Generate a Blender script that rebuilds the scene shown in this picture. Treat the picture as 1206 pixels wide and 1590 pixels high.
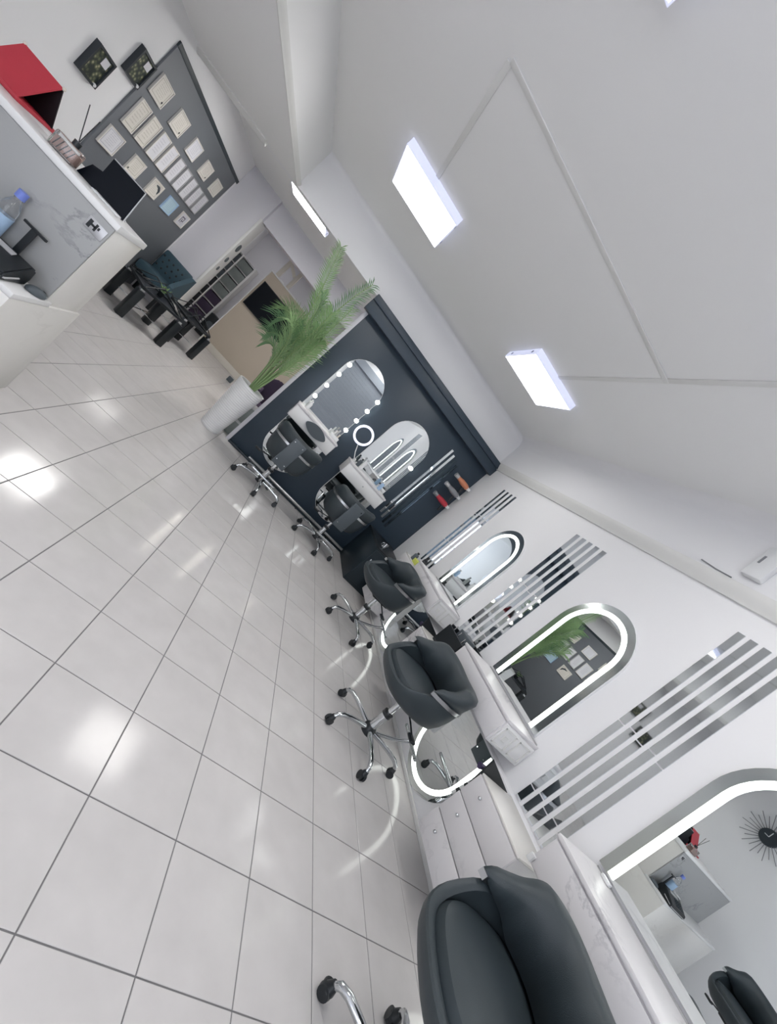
import bpy, bmesh, math, random
from mathutils import Vector, Matrix
PI = math.pi
random.seed(7)
SC = bpy.context.scene
COL = SC.collection
for o in list(bpy.data.objects):
    bpy.data.objects.remove(o)

# ------------------------------------------------------------------ camera, light, exposure
CAM_H = 1.378
FPX = 635.917
CAM_R = ((0.6249119, -0.1638959, 0.7632976), (0.6972512, -0.3226336, -0.6401159), (0.3511779, 0.9322262, -0.087341))
cam_data = bpy.data.cameras.new('camera')
cam = bpy.data.objects.new('camera', cam_data)
COL.objects.link(cam)
cam_data.sensor_fit = 'HORIZONTAL'
cam_data.sensor_width = 36.0
cam_data.lens = 36.0 * FPX / 1206.0
cam_data.clip_start = 0.02
r0, r1, r2 = CAM_R
cam.matrix_world = Matrix(((r0[0], -r1[0], -r2[0], 0), (r0[1], -r1[1], -r2[1], 0),
                           (r0[2], -r1[2], -r2[2], CAM_H), (0, 0, 0, 1)))
SC.camera = cam

def project(p):
    d = Vector(p) - Vector((0, 0, CAM_H))
    c = [sum(r[i] * d[i] for i in range(3)) for r in CAM_R]
    if c[2] < 0.05:
        return None
    return 603 + FPX * c[0] / c[2], 795 + FPX * c[1] / c[2]

world = bpy.data.worlds.new('world')
SC.world = world
world.use_nodes = True
world.node_tree.nodes['Background'].inputs[0].default_value = (0.86, 0.9, 1.0, 1)
world.node_tree.nodes['Background'].inputs[1].default_value = 3.0
SC.view_settings.view_transform = 'Standard'
SC.view_settings.look = 'None'
SC.view_settings.gamma = 1.0
SC.view_settings.use_curve_mapping = False
SC.view_settings.exposure = 0.45
PANEL_E = 8.0       # ceiling panels
REAR_E = 18.0        # rear-room panels
CASE_E = 0.5         # their translucent casings
RING_E = 2.6         # LED rings of the mirrors
BULB_E = 12.0

# fill daylight through an added window, unseen behind the photographer; portal in its opening
pl = bpy.data.lights.new('added_window_portal', 'AREA')
pl.shape = 'RECTANGLE'; pl.size = 3.0; pl.size_y = 2.2; pl.cycles.is_portal = True
po = bpy.data.objects.new('added_window_portal', pl); COL.objects.link(po)
po.location = (-1.1, -1.95, 1.25); po.rotation_euler = (PI / 2, 0, 0)

# ------------------------------------------------------------------ materials
def lin(c):
    return tuple(((v / 255) / 12.92 if v / 255 <= 0.04045 else ((v / 255 + 0.055) / 1.055) ** 2.4) for v in c) + (1,)

def pm(name, rgb, rough=0.5, metal=0.0, noise=0.0, scale=8.0, bump=0.0, bscale=60.0, spec=0.5, emit=0.0, emit_rgb=None, trans=0.0, coat=0.0):
    m = bpy.data.materials.new(name); m.use_nodes = True
    nt = m.node_tree; b = nt.nodes['Principled BSDF']
    b.inputs['Base Color'].default_value = lin(rgb)
    b.inputs['Roughness'].default_value = rough
    b.inputs['Metallic'].default_value = metal
    b.inputs['Specular IOR Level'].default_value = spec
    b.inputs['Transmission Weight'].default_value = trans
    b.inputs['Coat Weight'].default_value = coat
    if emit:
        b.inputs['Emission Color'].default_value = lin(emit_rgb or rgb)
        b.inputs['Emission Strength'].default_value = emit
    if noise or bump:
        g = nt.nodes.new('ShaderNodeNewGeometry')
    if noise:
        n = nt.nodes.new('ShaderNodeTexNoise'); n.inputs['Scale'].default_value = scale; n.inputs['Detail'].default_value = 5
        nt.links.new(g.outputs['Position'], n.inputs['Vector'])
        mx = nt.nodes.new('ShaderNodeMix'); mx.data_type = 'RGBA'
        c = lin(rgb)
        mx.inputs[6].default_value = tuple(v * (1 - noise) for v in c[:3]) + (1,)
        mx.inputs[7].default_value = tuple(min(1, v * (1 + noise)) for v in c[:3]) + (1,)
        nt.links.new(n.outputs['Fac'], mx.inputs[0]); nt.links.new(mx.outputs[2], b.inputs['Base Color'])
    if bump:
        n2 = nt.nodes.new('ShaderNodeTexNoise'); n2.inputs['Scale'].default_value = bscale; n2.inputs['Detail'].default_value = 4
        nt.links.new(g.outputs['Position'], n2.inputs['Vector'])
        bp = nt.nodes.new('ShaderNodeBump'); bp.inputs['Strength'].default_value = bump; bp.inputs['Distance'].default_value = 0.002
        nt.links.new(n2.outputs['Fac'], bp.inputs['Height']); nt.links.new(bp.outputs[0], b.inputs['Normal'])
    return m

def marble(name, base, vein, rough=0.25, scale=1.6, amount=0.8):
    m = pm(name, base, rough); nt = m.node_tree; b = nt.nodes['Principled BSDF']
    g = nt.nodes.new('ShaderNodeNewGeometry')
    n = nt.nodes.new('ShaderNodeTexNoise'); n.inputs['Scale'].default_value = scale; n.inputs['Detail'].default_value = 8; n.inputs['Roughness'].default_value = 0.62
    n.inputs['Distortion'].default_value = 0.6
    nt.links.new(g.outputs['Position'], n.inputs['Vector'])
    r = nt.nodes.new('ShaderNodeValToRGB')
    e = r.color_ramp.elements
    e[0].position = 0.482; e[0].color = (0, 0, 0, 1)
    e[1].position = 0.522; e[1].color = (0, 0, 0, 1)
    k = e.new(0.5); k.color = (1, 1, 1, 1)
    nt.links.new(n.outputs['Fac'], r.inputs[0])
    n2 = nt.nodes.new('ShaderNodeTexNoise'); n2.inputs['Scale'].default_value = scale * 1.7; n2.inputs['Detail'].default_value = 3
    nt.links.new(g.outputs['Position'], n2.inputs['Vector'])
    r2 = nt.nodes.new('ShaderNodeValToRGB'); r2.color_ramp.elements[0].position = 0.48; r2.color_ramp.elements[1].position = 0.72
    nt.links.new(n2.outputs['Fac'], r2.inputs[0])
    mu = nt.nodes.new('ShaderNodeMath'); mu.operation = 'MULTIPLY'
    nt.links.new(r.outputs[0], mu.inputs[0]); nt.links.new(r2.outputs[0], mu.inputs[1])
    m2 = nt.nodes.new('ShaderNodeMath'); m2.operation = 'MULTIPLY'; m2.inputs[1].default_value = amount
    nt.links.new(mu.outputs[0], m2.inputs[0])
    mx = nt.nodes.new('ShaderNodeMix'); mx.data_type = 'RGBA'
    mx.inputs[6].default_value = lin(base); mx.inputs[7].default_value = lin(vein)
    nt.links.new(m2.outputs[0], mx.inputs[0]); nt.links.new(mx.outputs[2], b.inputs['Base Color'])
    return m

M = {}
M['tile'] = pm('glazed_tile', (203, 200, 199), 0.13, noise=0.10, scale=7.0, spec=0.42)
M['grout'] = pm('grout', (118, 117, 118), 0.8)
M['wall'] = pm('white_wall_paint', (236, 236, 238), 0.55, noise=0.012, scale=2.0, bump=0.05)
M['wall_grey'] = pm('pale_grey_wall_paint', (214, 213, 219), 0.6, noise=0.012, scale=2.0)
M['ceiling'] = pm('ceiling_paint', (238, 238, 238), 0.65, noise=0.012, scale=1.5)
M['trim'] = pm('white_trim', (222, 222, 220), 0.45, noise=0.02, scale=5)
M['navy'] = pm('navy_wall_panel', (46, 60, 73), 0.42, noise=0.05, scale=2.5)
M['navy_dark'] = pm('dark_navy_laminate', (27, 40, 48), 0.42, noise=0.05, scale=4)
M['board'] = pm('slate_grey_board', (104, 108, 114), 0.55, noise=0.04, scale=3)
M['board_edge'] = pm('dark_board_edge', (40, 52, 58), 0.5)
M['beige'] = pm('beige_partition_paint', (196, 184, 168), 0.6, noise=0.03, scale=2)
M['cream'] = pm('cream_paint', (214, 208, 198), 0.55)
M['mirror'] = pm('mirror_glass', (232, 236, 236), 0.0, 1.0)
M['mirror_edge'] = pm('bevelled_mirror_edge', (214, 220, 220), 0.12, 1.0)
M['mirror_old'] = pm('mirror_strip_glass', (215, 219, 222), 0.03, 1.0)
M['mirror_dark'] = pm('dark_reflection_mirror_strip', (70, 80, 88), 0.05, 1.0)  # dark reflection of the strips put into the glass tint
M['blind'] = pm('grey_blue_shutter', (150, 156, 166), 0.55, noise=0.03, scale=5)
M['light_far_added'] = pm('added_far_light_diffuser', (255, 252, 248), 0.5, emit=3.0, emit_rgb=(255, 253, 250))  # only on the panels added in the far room
M['chrome'] = pm('chrome', (205, 208, 210), 0.12, 1.0)
M['steel'] = pm('brushed_steel', (190, 192, 194), 0.28, 1.0)
M['leather'] = pm('dark_leatherette', (47, 56, 61), 0.5, noise=0.06, scale=10, bump=0.25, bscale=350)
M['black'] = pm('black_plastic', (26, 31, 35), 0.4, noise=0.05, scale=20)
M['black_metal'] = pm('black_metal', (24, 30, 34), 0.35)
M['marble_w'] = marble('white_marble_laminate', (218, 216, 218), (150, 150, 156), 0.4, 1.6, 0.6)
M['marble_d'] = marble('desk_marble', (226, 224, 220), (186, 182, 178), 0.25, 1.3, 0.5)
M['marble_g'] = marble('grey_marble_panel', (156, 157, 157), (92, 96, 100), 0.4, 2.3, 1.0)
M['white_lam'] = pm('white_laminate', (226, 226, 226), 0.3, noise=0.01, scale=4)
M['white'] = pm('white_plastic', (228, 229, 230), 0.35)
M['light'] = pm('light_diffuser', (255, 252, 248), 0.5, emit=PANEL_E, emit_rgb=(255, 253, 250))
M['light_rear'] = pm('rear_light_diffuser', (255, 252, 248), 0.5, emit=REAR_E, emit_rgb=(255, 253, 250))
M['light_case'] = pm('light_casing', (206, 209, 222), 0.4, emit=CASE_E, emit_rgb=(205, 210, 240))
M['ring'] = pm('led_tube', (250, 252, 246), 0.5, emit=RING_E, emit_rgb=(250, 255, 248))
M['bulb'] = pm('bulb_glass', (255, 250, 240), 0.4, emit=BULB_E, emit_rgb=(255, 248, 235))
M['ringlight'] = pm('ring_light_face', (235, 238, 250), 0.4, emit=0.55, emit_rgb=(235, 238, 255))
M['red'] = pm('red_leatherette', (184, 52, 66), 0.5, noise=0.06, scale=14, bump=0.2, bscale=200)
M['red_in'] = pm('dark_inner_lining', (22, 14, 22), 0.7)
M['glass'] = pm('clear_glass', (240, 240, 240), 0.03, trans=0.92)
M['amber'] = pm('rose_fragrance_oil', (190, 150, 138), 0.15)
M['reed'] = pm('dark_reed', (48, 48, 52), 0.6)
M['screen'] = pm('dark_screen', (6, 11, 20), 0.3, spec=0.12)
M['silver'] = pm('silver_plastic', (186, 186, 188), 0.35, 0.4)
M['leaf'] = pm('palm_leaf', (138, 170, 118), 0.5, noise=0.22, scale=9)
M['leaf_dk'] = pm('palm_leaf_deep_green', (104, 144, 100), 0.5, noise=0.22, scale=9)  # deeper green used on some fronds
M['stem'] = pm('palm_stem', (132, 158, 108), 0.5, noise=0.12, scale=9)
M['soil'] = pm('dark_soil', (54, 50, 46), 0.9, noise=0.3, scale=40)
M['pot'] = pm('white_ribbed_planter', (226, 227, 228), 0.45)
M['teal'] = pm('dark_teal_velvet', (58, 82, 94), 0.6, noise=0.1, scale=12)
M['plum'] = pm('dark_plum_velvet', (60, 46, 70), 0.6, noise=0.1, scale=12)
M['greybox'] = pm('grey_storage_plastic', (128, 136, 134), 0.3, noise=0.2, scale=9)
M['blue_cap'] = pm('blue_plastic', (118, 136, 214), 0.35)
M['blue_label'] = pm('pale_blue_label', (168, 196, 226), 0.5, noise=0.15, scale=40)
M['yellow'] = pm('lime_card', (206, 214, 104), 0.5)
M['purple'] = pm('dark_purple_plastic', (62, 52, 84), 0.4)
M['orange'] = pm('copper_orange_plastic', (204, 132, 100), 0.4)
M['grey'] = pm('mid_grey_plastic', (136, 138, 142), 0.4)
M['darkgrey'] = pm('dark_grey_vinyl', (78, 86, 92), 0.45)
M['wood_frame'] = pm('pale_frame', (220, 216, 210), 0.5)
M['gold_black'] = pm('black_frame', (40, 46, 52), 0.4)

m_ = bpy.data.materials.new('window_pane_glass'); m_.use_nodes = True; n_ = m_.node_tree
n_.nodes.clear()
o_ = n_.nodes.new('ShaderNodeOutputMaterial'); mx_ = n_.nodes.new('ShaderNodeMixShader'); tr_ = n_.nodes.new('ShaderNodeBsdfTransparent'); gl_ = n_.nodes.new('ShaderNodeBsdfGlossy')
gl_.inputs['Roughness'].default_value = 0.0; mx_.inputs[0].default_value = 0.08
n_.links.new(tr_.outputs[0], mx_.inputs[1]); n_.links.new(gl_.outputs[0], mx_.inputs[2]); n_.links.new(mx_.outputs[0], o_.inputs[0])
M['pane'] = m_

def paper(name, base, ink, border=True, rows=9.0):
    """printed sheet: a ruled border and rows of grey print, in the sheet's own coordinates"""
    m = pm(name, base, 0.45); nt = m.node_tree; b = nt.nodes['Principled BSDF']
    tc = nt.nodes.new('ShaderNodeTexCoord')
    sp = nt.nodes.new('ShaderNodeSeparateXYZ'); nt.links.new(tc.outputs['Generated'], sp.inputs[0])
    def mt(op, a, bb=None):
        n = nt.nodes.new('ShaderNodeMath'); n.operation = op
        for i, v in enumerate((a, bb)):
            if v is None: continue
            if isinstance(v, (int, float)): n.inputs[i].default_value = v
            else: nt.links.new(v, n.inputs[i])
        return n.outputs[0]
    y, z = sp.outputs[1], sp.outputs[2]
    dy = mt('ABSOLUTE', mt('SUBTRACT', y, 0.5)); dz = mt('ABSOLUTE', mt('SUBTRACT', z, 0.5))
    d = mt('MAXIMUM', dy, dz)
    line = mt('MULTIPLY', mt('GREATER_THAN', d, 0.395), mt('LESS_THAN', d, 0.425))
    inner = mt('LESS_THAN', mt('MAXIMUM', mt('MULTIPLY', dy, 1.25), dz), 0.33)
    nz = nt.nodes.new('ShaderNodeTexNoise'); nz.inputs['Scale'].default_value = 22
    nt.links.new(tc.outputs['Generated'], nz.inputs['Vector'])
    row = mt('GREATER_THAN', mt('SINE', mt('MULTIPLY', z, rows * 6.283)), 0.45)
    txt = mt('MULTIPLY', mt('MULTIPLY', inner, row), mt('GREATER_THAN', nz.outputs['Fac'], 0.47))
    fac = mt('MULTIPLY', mt('MAXIMUM', mt('MULTIPLY', line, 0.55 if border else 0.0), mt('MULTIPLY', txt, 0.4)), 1.0)
    mx = nt.nodes.new('ShaderNodeMix'); mx.data_type = 'RGBA'
    mx.inputs[6].default_value = lin(base); mx.inputs[7].default_value = lin(ink)
    nt.links.new(fac, mx.inputs[0]); nt.links.new(mx.outputs[2], b.inputs['Base Color'])
    return m
M['cert_cream'] = paper('cream_certificate', (220, 216, 209), (140, 132, 120))
M['cert_white'] = paper('white_certificate', (220, 220, 226), (130, 130, 146))
M['cert_plain'] = paper('plain_white_certificate', (216, 216, 222), (140, 142, 152), border=False)
M['cert_blue'] = paper('blue_certificate', (178, 204, 218), (140, 166, 186))

def photo_mat(name, seed):
    m = pm(name, (80, 80, 70), 0.3); nt = m.node_tree; b = nt.nodes['Principled BSDF']
    tc = nt.nodes.new('ShaderNodeTexCoord')
    mp = nt.nodes.new('ShaderNodeMapping'); mp.inputs['Location'].default_value = (seed, seed * 2, 0)
    nt.links.new(tc.outputs['Generated'], mp.inputs[0])
    n = nt.nodes.new('ShaderNodeTexVoronoi'); n.inputs['Scale'].default_value = 6
    nt.links.new(mp.outputs[0], n.inputs['Vector'])
    r = nt.nodes.new('ShaderNodeValToRGB'); e = r.color_ramp.elements
    e[0].position = 0.1; e[0].color = lin((186, 178, 150)); e[1].position = 0.62; e[1].color = lin((36, 46, 44))
    k = e.new(0.32); k.color = lin((104, 110, 84))
    nt.links.new(n.outputs['Distance'], r.inputs[0]); nt.links.new(r.outputs[0], b.inputs['Base Color'])
    return m
M['photo_a'] = photo_mat('dark_photo_print', 1.3)
M['photo_b'] = photo_mat('dark_photo_print_two', 4.1)

# ------------------------------------------------------------------ helpers
def link(name, bm, mat, parent=None, smooth=False, loc=None, rot=None):
    bmesh.ops.recalc_face_normals(bm, faces=bm.faces[:])
    me = bpy.data.meshes.new(name); bm.to_mesh(me); bm.free()
    mats = mat if isinstance(mat, (list, tuple)) else [mat]
    for x in mats: me.materials.append(M[x] if isinstance(x, str) else x)
    if smooth:
        for p in me.polygons: p.use_smooth = True
        if smooth != 'all':
            try: me.set_sharp_from_angle(angle=math.radians(38))
            except Exception: pass
    o = bpy.data.objects.new(name, me); COL.objects.link(o)
    if parent: o.parent = parent
    if loc: o.location = loc
    if rot: o.rotation_euler = rot
    return o

def tag(o, label, cat, group=None):
    o['label'] = label; o['category'] = cat
    if group: o['group'] = group
    return o

def thing(name, label, cat, loc=(0, 0, 0), rz=0, group=None):
    o = bpy.data.objects.new(name, None); COL.objects.link(o)
    o.empty_display_size = 0.1; o.location = loc; o.rotation_euler = (0, 0, rz)
    return tag(o, label, cat, group)

def struct(o):
    o['kind'] = 'structure'; return o

def copy_tree(o, parent=None):
    c = o.copy(); COL.objects.link(c); c.parent = parent
    for ch in list(o.children): copy_tree(ch, c)
    return c

def box(bm, x0, x1, y0, y1, z0, z1, bev=0.0, seg=2, rot=None, mi=0):
    g = bmesh.ops.create_cube(bm, size=1.0)
    vs = g['verts']
    for v in vs:
        v.co = Vector(((x0 + x1) / 2 + v.co.x * (x1 - x0), (y0 + y1) / 2 + v.co.y * (y1 - y0), (z0 + z1) / 2 + v.co.z * (z1 - z0)))
    fs = set(f for v in vs for f in v.link_faces)
    if bev:
        es = set(e for v in vs for e in v.link_edges)
        r = bmesh.ops.bevel(bm, geom=list(es), offset=bev, segments=seg, profile=0.5, affect='EDGES')
        vs = list(set(v for f in r['faces'] for v in f.verts) | set(v for v in vs if v.is_valid))
        fs = set(f for v in vs for f in v.link_faces)
    for f in fs: f.material_index = mi
    if rot is not None:
        bmesh.ops.transform(bm, matrix=rot, verts=vs)
    return vs

def bxo(name, mat, parent, x0, x1, y0, y1, z0, z1, bev=0.004, **k):
    bm = bmesh.new(); box(bm, x0, x1, y0, y1, z0, z1, bev)
    return link(name, bm, mat, parent, smooth=bool(bev), **k)

def frames_along(pts):
    out = []; up = Vector((0, 0, 1)); prev = None
    for i, p in enumerate(pts):
        a = pts[max(0, i - 1)]; b = pts[min(len(pts) - 1, i + 1)]
        t = (b - a).normalized()
        n = prev if prev is not None else (up if abs(t.z) < 0.9 else Vector((1, 0, 0)))
        n = (n - t * n.dot(t)).normalized(); prev = n
        out.append((t, n, t.cross(n)))
    return out

def tube(bm, pts, r, n=10, cap=True, closed=False):
    pts = [Vector(p) for p in pts]
    rs = r if isinstance(r, (list, tuple)) else [r] * len(pts)
    if closed:
        fr = []
        c = sum(pts, Vector()) / len(pts)
        for i, p in enumerate(pts):
            t = (pts[(i + 1) % len(pts)] - pts[i - 1]).normalized()
            nn = (p - c); nn = (nn - t * nn.dot(t)).normalized(); fr.append((t, nn, t.cross(nn)))
    else: fr = frames_along(pts)
    rings = []
    for p, (t, a, b), rr in zip(pts, fr, rs):
        rings.append([bm.verts.new(p + (a * math.cos(k * 2 * PI / n) + b * math.sin(k * 2 * PI / n)) * rr) for k in range(n)])
    m = len(rings)
    for i in range(m if closed else m - 1):
        A, B = rings[i], rings[(i + 1) % m]
        for k in range(n):
            bm.faces.new((A[k], A[(k + 1) % n], B[(k + 1) % n], B[k]))
    if cap and not closed:
        bm.faces.new(rings[0][::-1]); bm.faces.new(rings[-1])

def lathe(bm, prof, n=24, c=(0, 0, 0)):
    rings = []
    for r, z in prof:
        if r < 1e-5: rings.append([bm.verts.new((c[0], c[1], c[2] + z))])
        else: rings.append([bm.verts.new((c[0] + r * math.cos(2 * PI * k / n), c[1] + r * math.sin(2 * PI * k / n), c[2] + z)) for k in range(n)])
    for A, B in zip(rings, rings[1:]):
        for k in range(n):
            k2 = (k + 1) % n
            if len(A) == 1 and len(B) == 1: continue
            if len(A) == 1: bm.faces.new((A[0], B[k2], B[k]))
            elif len(B) == 1: bm.faces.new((A[k], A[k2], B[0]))
            else: bm.faces.new((A[k], A[k2], B[k2], B[k]))
    for R in (rings[0], rings[-1]):
        if len(R) > 2: bm.faces.new(R)

def prism(bm, poly, t0, t1, axes):
    """extrude polygon (a,b) along third axis. axes: function (a,b,t)->xyz"""
    A = [bm.verts.new(axes(a, b, t0)) for a, b in poly]
    B = [bm.verts.new(axes(a, b, t1)) for a, b in poly]
    n = len(poly)
    bm.faces.new(A); bm.faces.new(B[::-1])
    for i in range(n):
        bm.faces.new((A[i], A[(i + 1) % n], B[(i + 1) % n], B[i]))

def arch_poly(w, z0, z1, top=True, bottom=False, n=20):
    """stadium-like outline, half width w; round ends of radius w at top and/or bottom"""
    p = []
    if top: p += [(w * math.cos(a), z1 - w + w * math.sin(a)) for a in [PI * i / n for i in range(n + 1)]]
    else: p += [(w, z1), (-w, z1)]
    if bottom: p += [(w * math.cos(a), z0 + w + w * math.sin(a)) for a in [PI + PI * i / n for i in range(n + 1)]]
    else: p += [(-w, z0), (w, z0)]
    return p

def band(bm, w_out, w_in, zc_top, z0, axes, t0, t1, n=24, flip=False):
    """open arch-shaped band (an upside-down U): straight legs from z0 up to zc_top, then a half ring"""
    def outline(w):
        pts = [(w, z0)] + [(w * math.cos(a), zc_top + (w * math.sin(a)) * (-1 if flip else 1)) for a in [PI * i / n for i in range(n + 1)]] + [(-w, z0)]
        return pts
    O, I = outline(w_out), outline(w_in)
    V = [[bm.verts.new(axes(a, b, t)) for a, b in P] for P in (O, I) for t in (t0, t1)]
    o0, o1, i0, i1 = V
    m = len(O)
    for k in range(m - 1):
        bm.faces.new((o0[k], o0[k + 1], i0[k + 1], i0[k]))
        bm.faces.new((o1[k], o1[k + 1], i1[k + 1], i1[k]))
        bm.faces.new((o0[k], o0[k + 1], o1[k + 1], o1[k]))
        bm.faces.new((i0[k], i0[k + 1], i1[k + 1], i1[k]))
    for k in (0, m - 1):
        bm.faces.new((o0[k], o1[k], i1[k], i0[k]))

# ------------------------------------------------------------------ room measures
XR = 2.51       # right wall
XL = -2.81      # left wall
YB = 5.33       # wall at the end of the salon floor
YF = -1.9       # unseen front wall behind the photographer
ZC = 2.965      # ceiling over the stations
ZS = 2.48       # low ceiling / beam underside
XT = -1.5       # edge between low and high ceiling
YR, ZR = 8.0, 2.69   # rear room
YE = 11.0

# floor: grout bed + tiles
fl = struct(bxo('floor', 'grout', None, XL - 0.3, XR + 0.1, YF - 0.1, YE, -0.08, -0.0025, 0))
TS = 1 / 3
gx0, gy0 = -0.18816, 1.71614
tiles = []
for i in range(-9, 9):
    for j in range(-12, 29):
        x0 = gx0 + i * TS; y0 = gy0 + j * TS
        if x0 + TS < XL - 0.1 or x0 > XR or y0 + TS < YF or y0 > YE - 0.3: continue
        c = (x0 + TS / 2, y0 + TS / 2)
        ps = [project((x0 + a * TS, y0 + b * TS, 0)) for a, b in ((0, 0), (1, 0), (1, 1), (0, 1))]
        area = 0
        if all(ps):
            inside = any(-40 < p[0] < 1246 and -40 < p[1] < 1630 for p in ps)
            if inside:
                area = abs(sum(ps[k][0] * ps[(k + 1) % 4][1] - ps[(k + 1) % 4][0] * ps[k][1] for k in range(4))) / 2
                if c[0] > 2.45: area *= 0.1
        tiles.append((area, c))
tiles.sort(reverse=True)
def tile_geo(bm, cx, cy):
    h = TS / 2 - 0.0022; q = h - 0.0012
    b_ = [bm.verts.new((cx + a * h, cy + b * h, -0.004)) for a, b in ((-1, -1), (1, -1), (1, 1), (-1, 1))]
    m_ = [bm.verts.new((cx + a * h, cy + b * h, -0.0012)) for a, b in ((-1, -1), (1, -1), (1, 1), (-1, 1))]
    t_ = [bm.verts.new((cx + a * q, cy + b * q, 0)) for a, b in ((-1, -1), (1, -1), (1, 1), (-1, 1))]
    bm.faces.new(t_)
    for k in range(4):
        k2 = (k + 1) % 4
        bm.faces.new((b_[k], b_[k2], m_[k2], m_[k])); bm.faces.new((m_[k], m_[k2], t_[k2], t_[k]))
bm = bmesh.new(); tile_geo(bm, 0, 0)
t0 = link('tile', bm, 'tile', fl)
for k, (a, c) in enumerate(tiles[:298]):
    t = t0 if k == 0 else t0.copy()
    if k: COL.objects.link(t); t.parent = fl
    t.location = (c[0], c[1], 0)
bm = bmesh.new()
for a, c in tiles[298:]: tile_geo(bm, *c)
rest = link('distant_tiles', bm, 'tile', fl); rest['kind'] = 'stuff'

# walls and ceilings
struct(bxo('wall_right', 'wall', None, XR, XR + 0.12, YF - 0.1, YB + 0.12, -0.08, 3.1, 0))
struct(bxo('wall_right_lower', 'wall', None, 2.43, XR, YF, 4.6, 0.0, 0.66, 0.006))
struct(bxo('wall_left', 'wall', None, XL - 0.12, XL, YF - 0.1, YE, -0.08, 3.1, 0))
struct(bxo('wall_back', 'wall', None, -0.125, XR + 0.1, YB, YB + 0.12, -0.08, 3.1, 0))
bm = bmesh.new()                          # front wall with the opening for the added window
for q in ((XL - 0.1, -2.6, -0.08, 3.1), (0.4, XR + 0.1, -0.08, 3.1), (-2.6, 0.4, 2.35, 3.1), (-2.6, 0.4, -0.08, 0.15)):
    box(bm, q[0], q[1], YF - 0.12, YF, q[2], q[3])
struct(link('wall_front', bm, 'wall'))
bm = bmesh.new()
for q in ((-2.6, -2.54, 0.15, 2.35), (0.34, 0.4, 0.15, 2.35), (-1.13, -1.07, 0.21, 2.29), (-2.54, 0.34, 0.15, 0.21), (-2.54, 0.34, 2.29, 2.35)):
    box(bm, q[0], q[1], YF - 0.09, YF - 0.03, q[2], q[3])
wf = struct(link('window_added', bm, 'black'))  # unseen shop window, added to let fill daylight into the salon
for k in range(2):
    bxo('pane', 'pane', wf, -2.54 + k * 1.47, -1.13 + k * 1.47, YF - 0.066, YF - 0.06, 0.21, 2.29, 0)
struct(bxo('trim_bulkhead', 'wall', None, XL, -0.125, YB, YB + 0.12, ZS, 3.1, 0))
cl = struct(bxo('ceiling', 'ceiling', None, XT, XR + 0.1, YF - 0.1, YB + 0.1, ZC, ZC + 0.1, 0))
struct(bxo('ceiling_low', 'ceiling', None, XL, XT, YF - 0.1, YB, ZS, 3.1, 0))
struct(bxo('ceiling_rear', 'ceiling', None, XL - 0.1, 2.6, YB + 0.12, YE, ZR, ZR + 0.1, 0))
struct(bxo('wall_rear', 'wall_grey', None, XL, -2.23, YR, YR + 0.37, -0.02, ZR, 0))
struct(bxo('trim_header', 'wall_grey', None, -2.23, 2.6, YR + 0.1, YR + 0.37, 2.26, ZR, 0))
struct(bxo('wall_far', 'wall_grey', None, XL - 0.1, 2.6, YE, YE + 0.1, -0.08, 2.9, 0))
struct(bxo('wall_rear_right', 'wall_grey', None, 2.5, 2.6, YB + 0.12, YE, -0.08, 2.9, 0))
struct(bxo('trim_jamb', 'trim', None, -2.262, -2.222, YR - 0.012, YR + 0.378, 0.0, 2.262, 0.004))
bm = bmesh.new()                          # grey roller shutter beside the added window
for k in range(22):
    box(bm, 0.5, 2.3, YF, YF + 0.02 + 0.004 * (k % 2), 0.2 + k * 0.1, 0.298 + k * 0.1)
box(bm, 0.45, 2.35, YF, YF + 0.09, 2.4, 2.62)
struct(link('window_2', bm, 'blind'))
# cove between right wall and ceiling, end wall and ceiling
def cove(name, axes, t0, t1, r=0.11):
    bm = bmesh.new()
    prism(bm, [(0, 0)] + [(r - r * math.sin(a), r - r * math.cos(a)) for a in [PI / 2 * i / 8 for i in range(9)]], t0, t1, axes)
    return struct(link(name, bm, 'wall', None, smooth=True))
cove('trim_cove_right', lambda a, b, t: (XR - a, t, ZC - b), YF, YB, 0.12)
cove('trim_cove_back', lambda a, b, t: (t, YB - a, ZC - b), XT, XR, 0.05)
# crown mouldings
def moulding(name, axes, t0, t1, prof):
    bm = bmesh.new(); prism(bm, prof, t0, t1, axes)
    return struct(link(name, bm, 'trim', None, smooth=True))
PROF = [(0, 0), (0.018, 0), (0.022, 0.012), (0.034, 0.03), (0.05, 0.062), (0.055, 0.08), (0.055, 0.098), (0, 0.098)]
moulding('trim_right', lambda a, b, t: (XR - a, t, 2.392 + b), YF, YB, PROF)
moulding('trim_left', lambda a, b, t: (XT + a * 0.5, t, ZS - 0.012 + b * 0.5), YF, YB, PROF)
moulding('trim_low_ceiling', lambda a, b, t: (t, YB - 0.075 + b * 0.8, ZS - a * 0.7), XL, -1.93, PROF)
struct(bxo('baseboard_right', 'trim', None, 2.412, 2.43, YF, 4.45, 0.0, 0.028, 0.004))
struct(bxo('baseboard_partition', 'cream', None, -1.86, 0.9, 9.17, 9.2, 0.0, 0.13, 0.004))
# ceiling cover strips
struct(bxo('trim_seam_1', 'trim', None, -0.43, 1.395, 2.29, 2.33, ZC - 0.008, ZC, 0.003))
struct(bxo('trim_seam_2', 'trim', None, -0.45, -0.415, 2.33, 3.55, ZC - 0.006, ZC, 0.002))
struct(bxo('trim_seam_3', 'trim', None, 1.36, 1.395, 2.33, 3.5, ZC - 0.006, ZC, 0.002))
struct(bxo('trim_seam_4', 'trim', None, 1.36, 1.395, 1.45, 2.29, ZC - 0.006, ZC, 0.002))
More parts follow.
